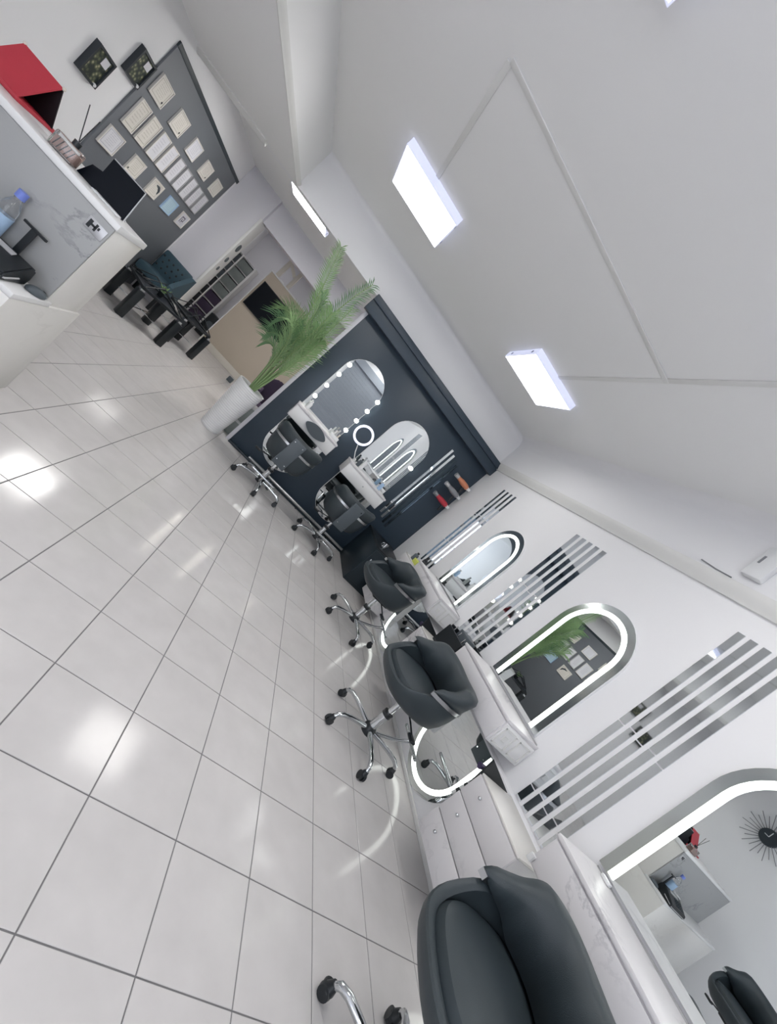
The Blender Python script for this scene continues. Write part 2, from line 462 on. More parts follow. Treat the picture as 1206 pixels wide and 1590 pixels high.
# navy end wall: panel + boxed beam
struct(bxo('wall_back_panel', 'navy', None, -0.078, XR, YB - 0.02, YB, 0.0, ZS, 0.003))
struct(bxo('trim_corner', 'wall_grey', None, -0.125, -0.078, YB - 0.022, YB, 0.0, ZS, 0.003))
struct(bxo('trim_beam', 'navy', None, -0.165, XR, YB - 0.14, YB - 0.02, 2.27, ZS, 0.004))
struct(bxo('trim_beam_lower', 'navy', None, -0.16, XR, YB - 0.17, YB - 0.14, 2.40, ZS, 0.004))
struct(bxo('baseboard_back', 'navy_dark', None, -0.078, 1.97, YB - 0.075, YB - 0.02, 0.0, 0.03, 0.003))

# ------------------------------------------------------------------ salon chairs
def sq(phi, a, bf, bb, n=2.6):
    """plan of the tub: superellipse, deeper at the front (+y) than at the back"""
    c, s = math.cos(phi), math.sin(phi)
    r = (abs(c) ** n + abs(s) ** n) ** (-1 / n)
    return Vector((a * r * c, (bf if s > 0 else bb) * r * s, 0))
A_, BF, BB = 0.28, 0.335, 0.205
def smooth(x):
    x = max(0, min(1, x)); return x * x * (3 - 2 * x)
def make_chair(label, group):
    t = thing('salon_chair', label, 'chair', group=group)
    N = 56
    # lower bowl
    bm = bmesh.new(); rings = []
    def rim(phi):
        s = math.sin(phi)
        return 0.565 + 0.115 * (1 - smooth((s - 0.25) / 0.6))
    prof = [(0.60, 'z', 0.445), (0.74, 'z', 0.452), (0.86, 'z', 0.478), (0.95, 'f', 0.30), (1.0, 'f', 0.62), (1.015, 'f', 0.90), (1.0, 'f', 0.985), (0.975, 'f', 1.0), (0.93, 'f', 0.985), (0.89, 'f', 0.93), (0.86, 'z', 0.50)]
    for sc, kind, v in prof:
        rg = []
        for k in range(N):
            ph = 2 * PI * k / N
            z = v if kind == 'z' else 0.478 + (rim(ph) - 0.478) * v
            p = sq(ph, A_, BF, BB) * sc; p.z = z
            rg.append(bm.verts.new(p))
        rings.append(rg)
    for A, B in zip(rings, rings[1:]):
        for k in range(N): bm.faces.new((A[k], A[(k + 1) % N], B[(k + 1) % N], B[k]))
    bm.faces.new(rings[0]); bm.faces.new(rings[-1])
    link('seat_shell', bm, 'leather', t, smooth=True)
    # cushion
    bm = bmesh.new(); rings = []
    for sc, z in [(0.84, 0.50), (0.885, 0.53), (0.885, 0.565), (0.85, 0.588), (0.76, 0.598), (0.5, 0.604), (0.25, 0.606)]:
        rings.append([bm.verts.new(sq(2 * PI * k / N, A_, BF, BB) * sc + Vector((0, 0.0, z))) for k in range(N)])
    for A, B in zip(rings, rings[1:]):
        for k in range(N): bm.faces.new((A[k], A[(k + 1) % N], B[(k + 1) % N], B[k]))
    bm.faces.new(rings[-1])
    link('seat_cushion', bm, 'leather', t, smooth=True)
    # upper wrap-round back: U band from phi=160deg.. round the back, ends tapering to nothing at the arms
    bm = bmesh.new(); rings = []
    p0, p1 = PI - 0.42, 2 * PI + 0.42
    NS = 60
    for k in range(NS + 1):
        u = k / NS; ph = p0 + (p1 - p0) * u
        e = min(u, 1 - u) * 2                      # 0 at the arm tips, 1 at the middle of the back
        top = 0.735 + 0.105 * smooth(e / 0.42) - 0.012 * smooth((e - 0.5) / 0.5)
        th = 0.048 + 0.055 * smooth(e / 0.6)
        if e < 0.06:
            q = math.sqrt(max(0.02, e / 0.06)); th *= q
        else: q = 1
        d = sq(ph, A_, BF, BB); dn = d.normalized()
        zb = 0.698
        top = zb + (top - zb) * q
        hgt = top - zb; fl = 0.016 * (hgt / 0.13)
        sec = [(0.0, 0.0), (0.012, 0.35), (0.012 + fl * 0.6, 0.75), (fl * 0.9 - th * 0.06, 0.93), (fl * 0.6 - th * 0.32, 1.0), (fl * 0.5 - th * 0.62, 0.985), (-th * 0.9, 0.85), (-th * 1.05, 0.5), (-th * 1.05, -0.6), (-th * 0.5, -0.6), (-th * 0.42, 0.0)]
        rings.append([bm.verts.new(d + dn * off + Vector((0, 0, zb + hgt * hz))) for off, hz in sec])
    for A, B in zip(rings, rings[1:]):
        n = len(A)
        for j in range(n): bm.faces.new((A[j], A[(j + 1) % n], B[(j + 1) % n], B[j]))
    bm.faces.new(rings[0]); bm.faces.new(rings[-1])
    link('backrest', bm, 'leather', t, smooth='all')
    # silver strip between the shells
    bm = bmesh.new(); rings = []
    for k in range(NS + 1):
        ph = p0 - 0.02 + (p1 - p0 + 0.04) * k / NS
        d = sq(ph, A_, BF, BB); dn = d.normalized()
        rings.append([bm.verts.new(d + dn * o + Vector((0, 0, z))) for o, z in ((0.010, 0.676), (0.010, 0.701), (-0.02, 0.701), (-0.02, 0.676))])
    for A, B in zip(rings, rings[1:]):
        for j in range(4): bm.faces.new((A[j], A[(j + 1) % 4], B[(j + 1) % 4], B[j]))
    bm.faces.new(rings[0]); bm.faces.new(rings[-1])
    s = link('trim_strip', bm, 'steel', t, smooth=True); s['label'] = 'silver strip between seat and backrest'
    # plate on the back with four screws
    bp = bxo('back_plate', 'darkgrey', t, -0.08, 0.08, -0.240, -0.212, 0.44, 0.80, 0.008)
    bm = bmesh.new()
    for x in (-0.055, 0.055):
        for z in (0.5, 0.765):
            g = bmesh.ops.create_cone(bm, cap_ends=True, segments=10, radius1=0.008, radius2=0.006, depth=0.006)
            bmesh.ops.transform(bm, matrix=Matrix.Translation((x, -0.243, z)) @ Matrix.Rotation(PI / 2, 4, 'X'), verts=g['verts'])
    link('screws', bm, 'chrome', bp)['kind'] = 'stuff'
    # mechanism, column, base
    bxo('seat_bracket', 'black', t, -0.09, 0.09, -0.1, 0.1, 0.41, 0.447, 0.006)
    bm = bmesh.new(); lathe(bm, [(0.0, 0.10), (0.032, 0.10), (0.032, 0.26), (0.03, 0.262), (0.0, 0.262)], 20)
    link('gas_column', bm, 'chrome', t, smooth=True)
    bm = bmesh.new(); lathe(bm, [(0.0, 0.255), (0.037, 0.255), (0.037, 0.285), (0.0, 0.285)], 20)
    link('column_collar', bm, 'black', t, smooth=True)
    bm = bmesh.new(); lathe(bm, [(0.0, 0.285), (0.02, 0.285), (0.02, 0.415), (0.0, 0.415)], 18)
    link('piston', bm, 'chrome', t, smooth=True)
    bm = bmesh.new(); lathe(bm, [(0.0, 0.075), (0.046, 0.075), (0.05, 0.09), (0.048, 0.125), (0.036, 0.14), (0.0, 0.14)], 20)
    hub = link('hub', bm, 'black', t, smooth=True)
    for k in range(5):
        a = math.radians(CH_ANG + 72 * k); d = Vector((math.cos(a), math.sin(a), 0))
        bm = bmesh.new()
        pts = [d * 0.035 + Vector((0, 0, 0.108)), d * 0.12 + Vector((0, 0, 0.112)), d * 0.2 + Vector((0, 0, 0.112)), d * 0.265 + Vector((0, 0, 0.105)), d * 0.3 + Vector((0, 0, 0.088)), d * 0.31 + Vector((0, 0, 0.066))]
        tube(bm, pts, [0.019, 0.017, 0.0165, 0.016, 0.0155, 0.013], 10)
        lg = link('leg', bm, 'chrome', t, smooth=True)
        bm = bmesh.new()
        px = Vector((-d.y, d.x, 0))
        for sgn in (-1, 1):
            g = bmesh.ops.create_cone(bm, cap_ends=True, segments=16, radius1=0.027, radius2=0.024, depth=0.019)
            bmesh.ops.transform(bm, matrix=Matrix.Translation(d * 0.315 + px * 0.013 * sgn + Vector((0, 0, 0.027))) @ px.to_track_quat('Z', 'Y').to_matrix().to_4x4(), verts=g['verts'])
        g = bmesh.ops.create_cone(bm, cap_ends=True, segments=14, radius1=0.024, radius2=0.015, depth=0.03)
        bmesh.ops.transform(bm, matrix=Matrix.Translation(d * 0.312 + Vector((0, 0, 0.056))), verts=g['verts'])
        link('caster', bm, 'black', lg, smooth=True)
    # height lever with paddle
    bm = bmesh.new()
    tube(bm, [(-0.06, -0.02, 0.42), (-0.16, -0.03, 0.405), (-0.24, -0.035, 0.39)], 0.006, 8)
    lv = link('lever', bm, 'black', t, smooth=True)
    bm = bmesh.new()
    box(bm, -0.30, -0.225, -0.058, -0.012, 0.372, 0.392, 0.009, 3)
    link('paddle', bm, 'black', lv, smooth=True)
    # T footrest on the client's side
    bm = bmesh.new()
    tube(bm, [(0, -0.03, 0.10), (0.0, -0.1, 0.12), (0.0, -0.22, 0.17), (0.0, -0.30, 0.225)], 0.013, 10)
    ft = link('footrest', bm, 'chrome', t, smooth=True)
    bm = bmesh.new(); tube(bm, [(-0.15, -0.305, 0.228), (0.15, -0.305, 0.228)], 0.013, 10)
    link('foot_bar', bm, 'chrome', ft, smooth=True)
    return t

CH_ANG = 20
GRP = 'dark leatherette tub chairs on chrome star bases'
chair = make_chair('dark tub salon chair nearest the camera, cut off by the lower picture edge', GRP)
chair.location = (1.705, 0.57, 0); chair.rotation_euler = (0, 0, math.radians(77))
def lower(c, dz):                # gas lift lowered: everything carried by the piston comes down
    for ch in c.children:
        if ch.name.split('.')[0] in ('seat_shell', 'seat_cushion', 'backrest', 'trim_strip', 'back_plate', 'seat_bracket', 'piston', 'lever'):
            ch.location.z -= dz
def turn_base(c, rz, deg):       # set the star base so that one leg points to the world angle deg
    d = math.radians(deg - rz - CH_ANG)
    for ch in c.children:
        if ch.name.split('.')[0] == 'leg': ch.rotation_euler.z = d
def chair_at(x, y, rz, label, star=120):
    c = copy_tree(chair); c.location = (x, y, 0); c.rotation_euler = (0, 0, math.radians(rz)); c['label'] = label; turn_base(c, rz, star)
    return c
lower_later = []
chair_at(-1.52, 1.42, -75, 'dark tub chair by the desk, seen only in the nearest arched mirror', 100)
chair_at(1.90, 2.12, 88, 'dark tub salon chair in front of the middle arched mirror on the right wall')
chair_at(1.93, 3.48, 90, 'dark tub salon chair by the far arched mirror, next to the dark corner cabinet', 130)
lower_later.append(chair_at(0.46, 4.66, -4, 'dark tub chair with its back to the room, at the mirror with bulbs', 60))
lower_later.append(chair_at(1.385, 4.635, 4, 'dark tub chair, back to the room, at the mirror right of the ring light', 62))
for c in lower_later: lower(c, 0.04)
turn_base(chair, 77, 54)
for ch in chair.children:        # seat pushed a little towards the wall on its slide
    if ch.name.split('.')[0] in ('seat_shell', 'seat_cushion', 'backrest', 'trim_strip', 'back_plate', 'seat_bracket', 'lever'):
        ch.location = (0.02, 0.02, 0)

# ------------------------------------------------------------------ arched mirrors, right wall
def wall_axes(yc, x):      # outline plane parallel to the right wall; t grows into the room
    return lambda a, b, t: (x - t, yc + a, b)
def arch_mirror(yc, w, z0, z1, label):
    t = thing('arch_mirror', label, 'mirror', (XR, yc, z0), group='arched mirrors with LED rings on the right wall')
    ax = lambda a, b, tt: (-tt, a, b)
    h = z1 - z0
    bm = bmesh.new(); prism(bm, arch_poly(w, 0, h), 0.0, 0.016, ax); link('backing', bm, 'white', t)
    bm = bmesh.new(); prism(bm, arch_poly(w - 0.002, 0.002, h - 0.002), 0.016, 0.020, ax); link('glass', bm, 'mirror', t)
    bm = bmesh.new(); band(bm, w - 0.055, w - 0.088, h - w, 0.01, ax, 0.020, 0.0245); r = link('led_ring', bm, 'ring', t); r['label'] = 'white glowing LED band set in the mirror'
    bm = bmesh.new(); band(bm, w - 0.002, w - 0.0535, h - w, 0.004, ax, 0.0201, 0.0215); link('bevelled_border', bm, 'mirror_edge', t)
    return t
arch_mirror(0.755, 0.375, 0.905, 1.93, 'arched mirror nearest the camera with glowing white band, reflecting desk and sunburst clock')
arch_mirror(2.15, 0.33, 0.945, 1.925, 'middle arched mirror with glowing white band, reflecting the grey certificate board')
arch_mirror(3.645, 0.31, 0.925, 1.905, 'far arched mirror with glowing white band, third from the camera on the right wall')

def low_mirror(yc, w, label):
    t = thing('low_arch_mirror', label, 'mirror', (2.43, yc, 0.03), group='round-bottomed mirrors under the consoles')
    ax = lambda a, b, tt: (-tt, a, b)
    H = 0.62
    poly = [(a, H - b) for a, b in arch_poly(w, 0, H)]
    bm = bmesh.new(); prism(bm, poly, 0.0, 0.008, ax); link('glass', bm, 'mirror', t)
    bm = bmesh.new(); band(bm, w - 0.04, w - 0.072, w, H - 0.005, ax, 0.008, 0.0125, flip=True); link('led_ring', bm, 'ring', t)
    return t
low_mirror(0.78, 0.31, 'round-bottomed LED mirror on the lower wall behind the nearest chair')
low_mirror(2.08, 0.33, 'round-bottomed LED mirror on the lower wall under the middle console')
low_mirror(3.58, 0.32, 'round-bottomed LED mirror on the lower wall under the far console')

# ------------------------------------------------------------------ consoles and drawer units, right wall
def console(y0, y1, z0, z1, label, xf=2.13):
    t = thing('wall_console', label, 'console', (XR, (y0 + y1) / 2, z0), group='white marble wall consoles under the arched mirrors')
    X0 = xf - XR; hw = (y1 - y0) / 2; H = z1 - z0
    bxo('body', 'marble_w', t, X0 + 0.012, -0.001, -hw + 0.004, hw - 0.004, 0.0, H - 0.02, 0.003)
    bxo('worktop', 'marble_w', t, X0, -0.001, -hw, hw, H - 0.02, H, 0.003)
    fp = bxo('drawer_front', 'marble_w', t, X0 + 0.002, X0 + 0.012, -hw + 0.012, hw - 0.012, 0.008, H - 0.028, 0.002)
    ep = bxo('end_panel', 'white_lam', t, X0 + 0.02, -0.01, -hw - 0.006, -hw + 0.004, 0.004, H - 0.026, 0.002)
    # square frames in relief on the end panel
    xm = (X0 - 0.01) / 2
    for k, (xc, s) in enumerate(((xm - 0.075, 0.062), (xm + 0.085, 0.058))):
        bm = bmesh.new()
        zc = H / 2 - 0.012
        for a, b, c, d in ((xc - s, xc + s, zc + s * 0.9, zc + s * 1.05), (xc - s, xc + s, zc - s * 1.05, zc - s * 0.9), (xc - s, xc - s * 0.85, zc - s, zc + s), (xc + s * 0.85, xc + s, zc - s, zc + s)):
            box(bm, a, b, -hw - 0.011, -hw - 0.005, c, d)
        if k == 0: box(bm, xc - 0.022, xc + 0.022, -hw - 0.010, -hw - 0.005, zc - 0.02, zc + 0.02, 0.003)
        link('relief_frame', bm, 'trim', ep)
    lip = bxo('rear_ledge', 'steel', t, -0.024, -0.018, -hw + 0.01, hw - 0.01, H, H + 0.008, 0)
    return t
console(0.36, 1.125, 0.695, 0.885, 'white marble wall console beside the nearest dark chair')
console(1.75, 2.50, 0.735, 0.925, 'white marble wall console under the middle arched mirror', 2.165)
console(3.20, 4.02, 0.72, 0.91, 'white marble wall console under the far arched mirror', 2.195)

def drawers(y0, y1, z0, z1, label, xf=2.12):
    t = thing('drawer_unit', label, 'drawers', (2.43, (y0 + y1) / 2, z0), group='floating drawer units between the consoles')
    X0 = xf - 2.43; hw = (y1 - y0) / 2; H = z1 - z0
    bxo('carcass', 'marble_w', t, X0 + 0.014, -0.001, -hw, hw, 0, H, 0.003)
    bxo('top_panel', 'marble_d', t, X0 + 0.008, -0.001, -hw, hw, H, H + 0.012, 0.003)
    n = 3
    for k in range(n):
        a, b = H * k / n + 0.003, H * (k + 1) / n - 0.003
        f = bxo('drawer', 'marble_w', t, X0, X0 + 0.014, -hw + 0.002, hw - 0.002, a, b, 0.002)
        bm = bmesh.new(); g = bmesh.ops.create_uvsphere(bm, u_segments=12, v_segments=8, radius=0.010)
        bmesh.ops.translate(bm, vec=(X0 - 0.014, hw * 0.45, (a + b) / 2 + 0.02), verts=g['verts'])
        tube(bm, [(X0 + 0.001, hw * 0.45, (a + b) / 2 + 0.02), (X0 - 0.012, hw * 0.45, (a + b) / 2 + 0.02)], 0.004, 8)
        link('knob', bm, 'chrome', f, smooth=True)
    return t
drawers(1.135, 1.56, 0.19, 0.648, 'floating marble drawer unit between the nearest and middle consoles')
drawers(2.52, 2.96, 0.19, 0.648, 'floating marble drawer unit between the middle and far consoles')
drawers(4.035, 4.42, 0.10, 0.80, 'taller white drawer unit at the far end of the right wall', 2.2)
# small socket plate on near console
tag(bxo('socket_plate', 'white', None, 2.11, 2.1295, 1.095, 1.118, 0.70, 0.735, 0.001), 'small white plate at the lower far corner of the nearest console', 'socket')

tag(bxo('white_clip', 'white', None, 2.455, 2.48, 1.02, 1.07, 0.886, 0.90, 0.001), 'small white clip on the nearest console top, below its arched mirror', 'clip')

# ------------------------------------------------------------------ mirror strips, right wall
def strip_set(centres, w, z0, z1, where, brk):
    order = ['first', 'second', 'third', 'fourth', 'fifth']
    for k, yc in enumerate(centres):
        t = thing('mirror_strip', '%s mirror strip from the far end, %s' % (order[k], where), 'mirror', (XR, yc, z0), group='vertical mirror strips ' + where)
        zs = [0] + [b - z0 + 0.02 * (k % 2) for b in brk] + [z1 - z0]
        for a, b in zip(zs, zs[1:]):
            bxo('mirror_tile', 'mirror_old', t, -0.006, 0, -w / 2, w / 2, a + 0.004, b - 0.004, 0)
strip_set([4.60, 4.50, 4.40, 4.30], 0.042, 0.85, 2.215, 'between navy wall and far arched mirror', [1.25, 1.75])
strip_set([3.085, 2.995, 2.905, 2.815, 2.725], 0.05, 0.70, 2.23, 'between far and middle arched mirrors', [1.0, 1.55])
strip_set([1.585, 1.515, 1.445, 1.375, 1.305], 0.043, 0.665, 2.25, 'between middle and nearest arched mirrors', [0.78, 1.42])

# ------------------------------------------------------------------ navy end wall: mirrors, consoles, lamps
def cap_mirror(xc, w, z0, z1, label, bulbs):
    t = thing('capsule_mirror', label, 'mirror', (xc, YB - 0.02, z0), group='tall round-ended mirrors on the navy end wall')
    ax = lambda a, b, tt: (a, -tt, b)
    H = z1 - z0
    bm = bmesh.new(); prism(bm, arch_poly(w, 0, H, True, True), 0.0, 0.014, ax); link('backing', bm, 'white', t)
    bm = bmesh.new(); prism(bm, arch_poly(w - 0.004, 0.004, H - 0.004, True, True), 0.014, 0.018, ax); link('glass', bm, 'mirror', t)
    for x, z in bulbs:
        bm = bmesh.new(); g = bmesh.ops.create_uvsphere(bm, u_segments=16, v_segments=10, radius=0.025)
        bmesh.ops.translate(bm, vec=(x - xc, -0.045, z - z0), verts=g['verts'])
        b = link('bulb', bm, 'bulb', t, smooth=True)
        bm = bmesh.new(); g = bmesh.ops.create_cone(bm, cap_ends=True, segments=14, radius1=0.018, radius2=0.014, depth=0.022)
        bmesh.ops.transform(bm, matrix=Matrix.Translation((x - xc, -0.0285, z - z0)) @ Matrix.Rotation(PI / 2, 4, 'X'), verts=g['verts'])
        link('bulb_holder', bm, 'chrome', b, smooth=True)
    return t
cap_mirror(0.47, 0.305, 0.155, 1.975, 'tall round-ended mirror with a row of glowing bulbs down each side',
           [(0.207, z) for z in (1.728, 1.556, 1.357, 1.166)] + [(0.765, z) for z in (1.707, 1.535, 1.354, 1.175)])
cap_mirror(1.43, 0.31, 0.155, 1.965, 'tall round-ended mirror with a single bulb, right of the ring light', [(1.715, 1.50)])

def end_console(x0, x1, label):
    t = thing('end_wall_console', label, 'console', ((x0 + x1) / 2, YB - 0.04, 0.80), group='white consoles on the navy end wall')
    hw = (x1 - x0) / 2
    bxo('body', 'marble_w', t, -hw + 0.005, hw - 0.005, -0.30, -0.001, 0, 0.165, 0.003)
    bxo('worktop', 'marble_w', t, -hw, hw, -0.315, -0.001, 0.165, 0.19, 0.004)
    d = bxo('drawer_front', 'white_lam', t, -hw + 0.015, hw - 0.015, -0.309, -0.300, 0.01, 0.155, 0.002)
    bm = bmesh.new(); g = bmesh.ops.create_uvsphere(bm, u_segments=12, v_segments=8, radius=0.009)
    bmesh.ops.translate(bm, vec=(0, -0.318, 0.085), verts=g['verts']); link('knob', bm, 'chrome', d, smooth=True)
    return t
end_console(0.13, 0.80, 'white console across the mirror with bulbs')
end_console(1.05, 1.73, 'white console across the single-bulb mirror')
# dark oval pad leaning on the console front
bm = bmesh.new()
prism(bm, [(0.155 * math.cos(a) , 0.07 * math.sin(a) * (1 - 0.25 * math.cos(a) ** 2)) for a in [2 * PI * k / 28 for k in range(28)]], 0, 0.018, lambda a, b, t: (0.50 + a, YB - 0.374 + t, 0.905 + b))
tag(link('oval_pad', bm, 'darkgrey', None, smooth=True), 'dark grey oval pad against the front of the bulb mirror console', 'pad')

# foot rail along the end wall
t = thing('foot_rail', 'long silver rail low along the navy end wall', 'rail', (0.22, 5.233, 0))
for k in range(3):
    bm = bmesh.new(); tube(bm, [(k * 0.58 + 0.003, 0, 0.055), (k * 0.58 + 0.577, 0, 0.055)], 0.018, 12); link('rail', bm, 'steel', t, smooth=True)
    bm = bmesh.new(); tube(bm, [(k * 0.58 + 0.29, 0.0, 0.04), (k * 0.58 + 0.29, 0.0, 0.0)], 0.01, 8); link('rail_post', bm, 'black', t)

# ring light
t = thing('ring_light', 'white ring light on a slim stand between the two end-wall mirrors', 'ring light', (1.10, 5.14, 0.99))
bm = bmesh.new(); cc = Vector((-0.155, 0.03, 0.315))
tube(bm, [cc + Vector((0.118 * math.cos(a), 0, 0.118 * math.sin(a))) for a in [2 * PI * k / 40 for k in range(40)]], 0.0155, 12, closed=True)
link('ring', bm, 'ringlight', t, smooth='all')
bm = bmesh.new(); tube(bm, [(-0.118, 0.03, 0.19), (-0.07, 0.02, 0.10), (0, 0, 0.012)], 0.006, 8); link('stand', bm, 'white', t, smooth=True)
bm = bmesh.new()
for k in range(3):
    a = 2 * PI * k / 3 + 0.4; tube(bm, [(0, 0, 0.05), (0.035 * math.cos(a), 0.035 * math.sin(a), 0.006)], 0.005, 6)
link('tripod', bm, 'white', t, smooth=True)

# vertical mirror strips on the end wall
for k, (x, z0, z1, m) in enumerate(((1.915, 0.80, 2.10, 'mirror_old'), (1.985, 0.76, 2.07, 'mirror_old'), (2.055, 0.72, 2.04, 'mirror_dark'), (2.125, 0.70, 2.01, 'mirror_dark'))):
    t = thing('mirror_strip', '%s vertical mirror strip from the left on the navy end wall' % ['first', 'second', 'third', 'fourth'][k], 'mirror', (x, YB - 0.02, z0), group='vertical mirror strips on the navy end wall')
    for a, b in ((0, 0.42), (0.42, 0.88), (0.88, z1 - z0)):
        bxo('mirror_tile', m, t, -0.017, 0.017, -0.006, 0, a + 0.002, b - 0.002, 0)

# hair dryers on the wall
def dryer(z, mat, label, nz):
    t = thing('hair_dryer', label, 'hair dryer', (2.48, YB - 0.135, z), group='hair dryers in a column on the navy end wall')
    t.scale = (1.12, 1.1, 1.05)
    bm = bmesh.new(); lathe(bm, [(0.0, -0.09), (0.03, -0.09), (0.038, -0.06), (0.038, 0.02), (0.03, 0.06), (0.026, 0.10), (0.0, 0.10)], 16)
    bmesh.ops.transform(bm, matrix=Matrix.Translation((-0.13, 0, 0.0)) @ Matrix.Rotation(-PI / 2, 4, 'Y'), verts=bm.verts[:]); link('barrel', bm, mat, t, smooth=True)
    bm = bmesh.new(); lathe(bm, [(0.0, 0.098), (0.028, 0.098), (0.03, 0.15), (0.0, 0.15)], 16)
    bmesh.ops.transform(bm, matrix=Matrix.Translation((-0.13, 0, 0.0)) @ Matrix.Rotation(-PI / 2, 4, 'Y'), verts=bm.verts[:]); link('nozzle', bm, nz, t, smooth=True)
    bm = bmesh.new(); tube(bm, [(-0.08, 0, -0.02), (-0.075, 0, -0.07), (-0.068, 0, -0.12)], [0.018, 0.016, 0.015], 10); link('handle', bm, 'black', t, smooth=True)
    bm = bmesh.new(); box(bm, -0.055, 0.0, -0.03, 0.03, -0.02, 0.02, 0.006); box(bm, -0.03, -0.005, -0.012, 0.094, -0.012, 0.012, 0.003); link('wall_holder', bm, 'white', t, smooth=True)
dryer(1.545, 'red', 'lowest hair dryer on the navy end wall, red', 'grey')
dryer(1.745, 'grey', 'middle hair dryer on the navy end wall, grey', 'silver')
dryer(1.92, 'orange', 'topmost hair dryer on the navy end wall, copper orange', 'silver')

# dark corner cabinet
t = thing('corner_cabinet', 'low dark cabinet in the corner below the hair dryers', 'cabinet', (2.2, 4.88, 0))
bxo('body', 'navy_dark', t, -0.23, 0.225, -0.37, 0.42, 0.0, 0.56, 0.004)
bxo('top_panel', 'black', t, -0.235, 0.225, -0.375, 0.42, 0.56, 0.58, 0.004)
d = bxo('door', 'navy_dark', t, -0.22, 0.2, -0.382, -0.371, 0.05, 0.54, 0.003)
bm = bmesh.new(); tube(bm, [(-0.18, -0.395, 0.3), (-0.18, -0.395, 0.42)], 0.006, 8); link('handle', bm, 'chrome', d, smooth=True)
t = thing('chrome_cup', 'small chrome cup on the dark corner cabinet', 'cup', (2.06, 4.62, 0.58))
bm = bmesh.new(); lathe(bm, [(0, 0), (0.026, 0), (0.03, 0.02), (0.03, 0.09), (0.027, 0.09), (0.026, 0.01), (0, 0.01)], 18); link('body', bm, 'chrome', t, smooth=True)
bm = bmesh.new(); tube(bm, [(-0.03, 0, 0.075), (-0.055, 0, 0.065), (-0.055, 0, 0.03), (-0.03, 0, 0.02)], 0.005, 8); link('handle', bm, 'chrome', t, smooth=True)

# ------------------------------------------------------------------ things on consoles and drawers
def bottle(x, y, z, h, r, mat, capm, label, cat='bottle', group=None, pump=False):
    t = thing('bottle', label, cat, (x, y, z), group=group)
    bm = bmesh.new(); lathe(bm, [(0, 0), (r * 0.95, 0), (r, 0.006), (r, h * 0.66), (r * 0.85, h * 0.74), (r * 0.4, h * 0.8), (r * 0.4, h * 0.85), (0, h * 0.85)], 18); link('body', bm, mat, t, smooth=True)
    bm = bmesh.new(); lathe(bm, [(0, h * 0.84), (r * 0.5, h * 0.84), (r * 0.5, h), (0, h)], 14); link('cap', bm, capm, t, smooth=True)
    return t
bottle(2.30, 4.10, 0.812, 0.14, 0.03, 'black', 'black', 'short black bottle nearest the lime card on the far drawer unit')
bottle(2.36, 4.22, 0.812, 0.17, 0.028, 'black', 'black', 'taller black bottle on the far drawer unit, by the mirror strips')
bottle(2.26, 4.28, 0.812, 0.11, 0.03, 'darkgrey', 'black', 'small dark grey bottle on the far drawer unit')
tag(bxo('lime_box', 'yellow', None, 2.215, 2.275, 4.05, 4.18, 0.812, 0.87, 0.004), 'lime yellow card box on the far drawer unit', 'box')
# black organiser on the second drawer unit
t = thing('tool_organiser', 'black organiser box with chrome bars between middle and far consoles', 'organiser', (2.40, 2.74, 0.66))
bm = bmesh.new(); box(bm, -0.16, 0.08, -0.15, 0.15, 0, 0.02, 0.003); box(bm, -0.16, -0.14, -0.15, 0.15, 0.02, 0.20, 0.003); box(bm, 0.06, 0.08, -0.15, 0.15, 0.02, 0.25, 0.003); box(bm, -0.14, 0.06, 0.13, 0.15, 0.02, 0.22, 0.003); box(bm, -0.14, 0.06, -0.15, -0.13, 0.02, 0.22, 0.003)
link('box', bm, 'black', t)
for y in (-0.09, 0.0, 0.09):
    bm = bmesh.new(); tube(bm, [(-0.13, y, 0.06), (-0.13, y, 0.245)], 0.006, 8); link('bar', bm, 'chrome', t, smooth=True)
bm = bmesh.new(); box(bm, -0.1, 0.02, -0.06, 0.08, 0.05, 0.26, 0.01); link('tool_case', bm, 'darkgrey', t, smooth=True)

def tool_holder(y, label, z=0.60):
    t = thing('tool_holder', label, 'tool holder', (2.24, y, z), group='black tool holders at the far ends of the drawer units')
    bm = bmesh.new(); prism(bm, [(-0.10, -0.05), (0.12, -0.05), (0.14, 0.06), (-0.13, 0.15)], 0, 0.012, lambda a, b, tt: (a, tt + 0.001, b)); link('plate', bm, 'black', t)
    bxo('label_card', 'white', t, 0.0, 0.10, 0.012, 0.016, 0.03, 0.06, 0.001)
    bm = bmesh.new(); tube(bm, [(0.0, 0.05, 0.02), (-0.02, 0.052, -0.05)], [0.026, 0.022], 12)
    h = link('tool_body', bm, 'purple', t, smooth=True); h['label'] = 'dark purple tool body'
    bm = bmesh.new(); tube(bm, [(0.0, 0.05, 0.02), (-0.06, 0.052, 0.06), (-0.1, 0.055, 0.05)], [0.02, 0.014, 0.02], 12); link('tool_head', bm, 'purple', h, smooth=True)
    for k in range(5):
        bm = bmesh.new(); a = Vector((-0.022, 0.052, -0.055)) + Vector((-0.008, 0, -0.026)) * k
        tube(bm, [a, a + Vector((-0.008, 0, -0.024))], [0.019 - 0.0022 * k, 0.018 - 0.0022 * k], 12)
        link('striped_handle', bm, 'black' if k % 2 else 'white', h, smooth=True)
    return t
tool_holder(1.562, 'black tool holder with purple tool and striped handle by the nearest drawer unit')
tool_holder(2.962, 'black tool holder with purple tool and striped handle by the drawer unit below the organiser')
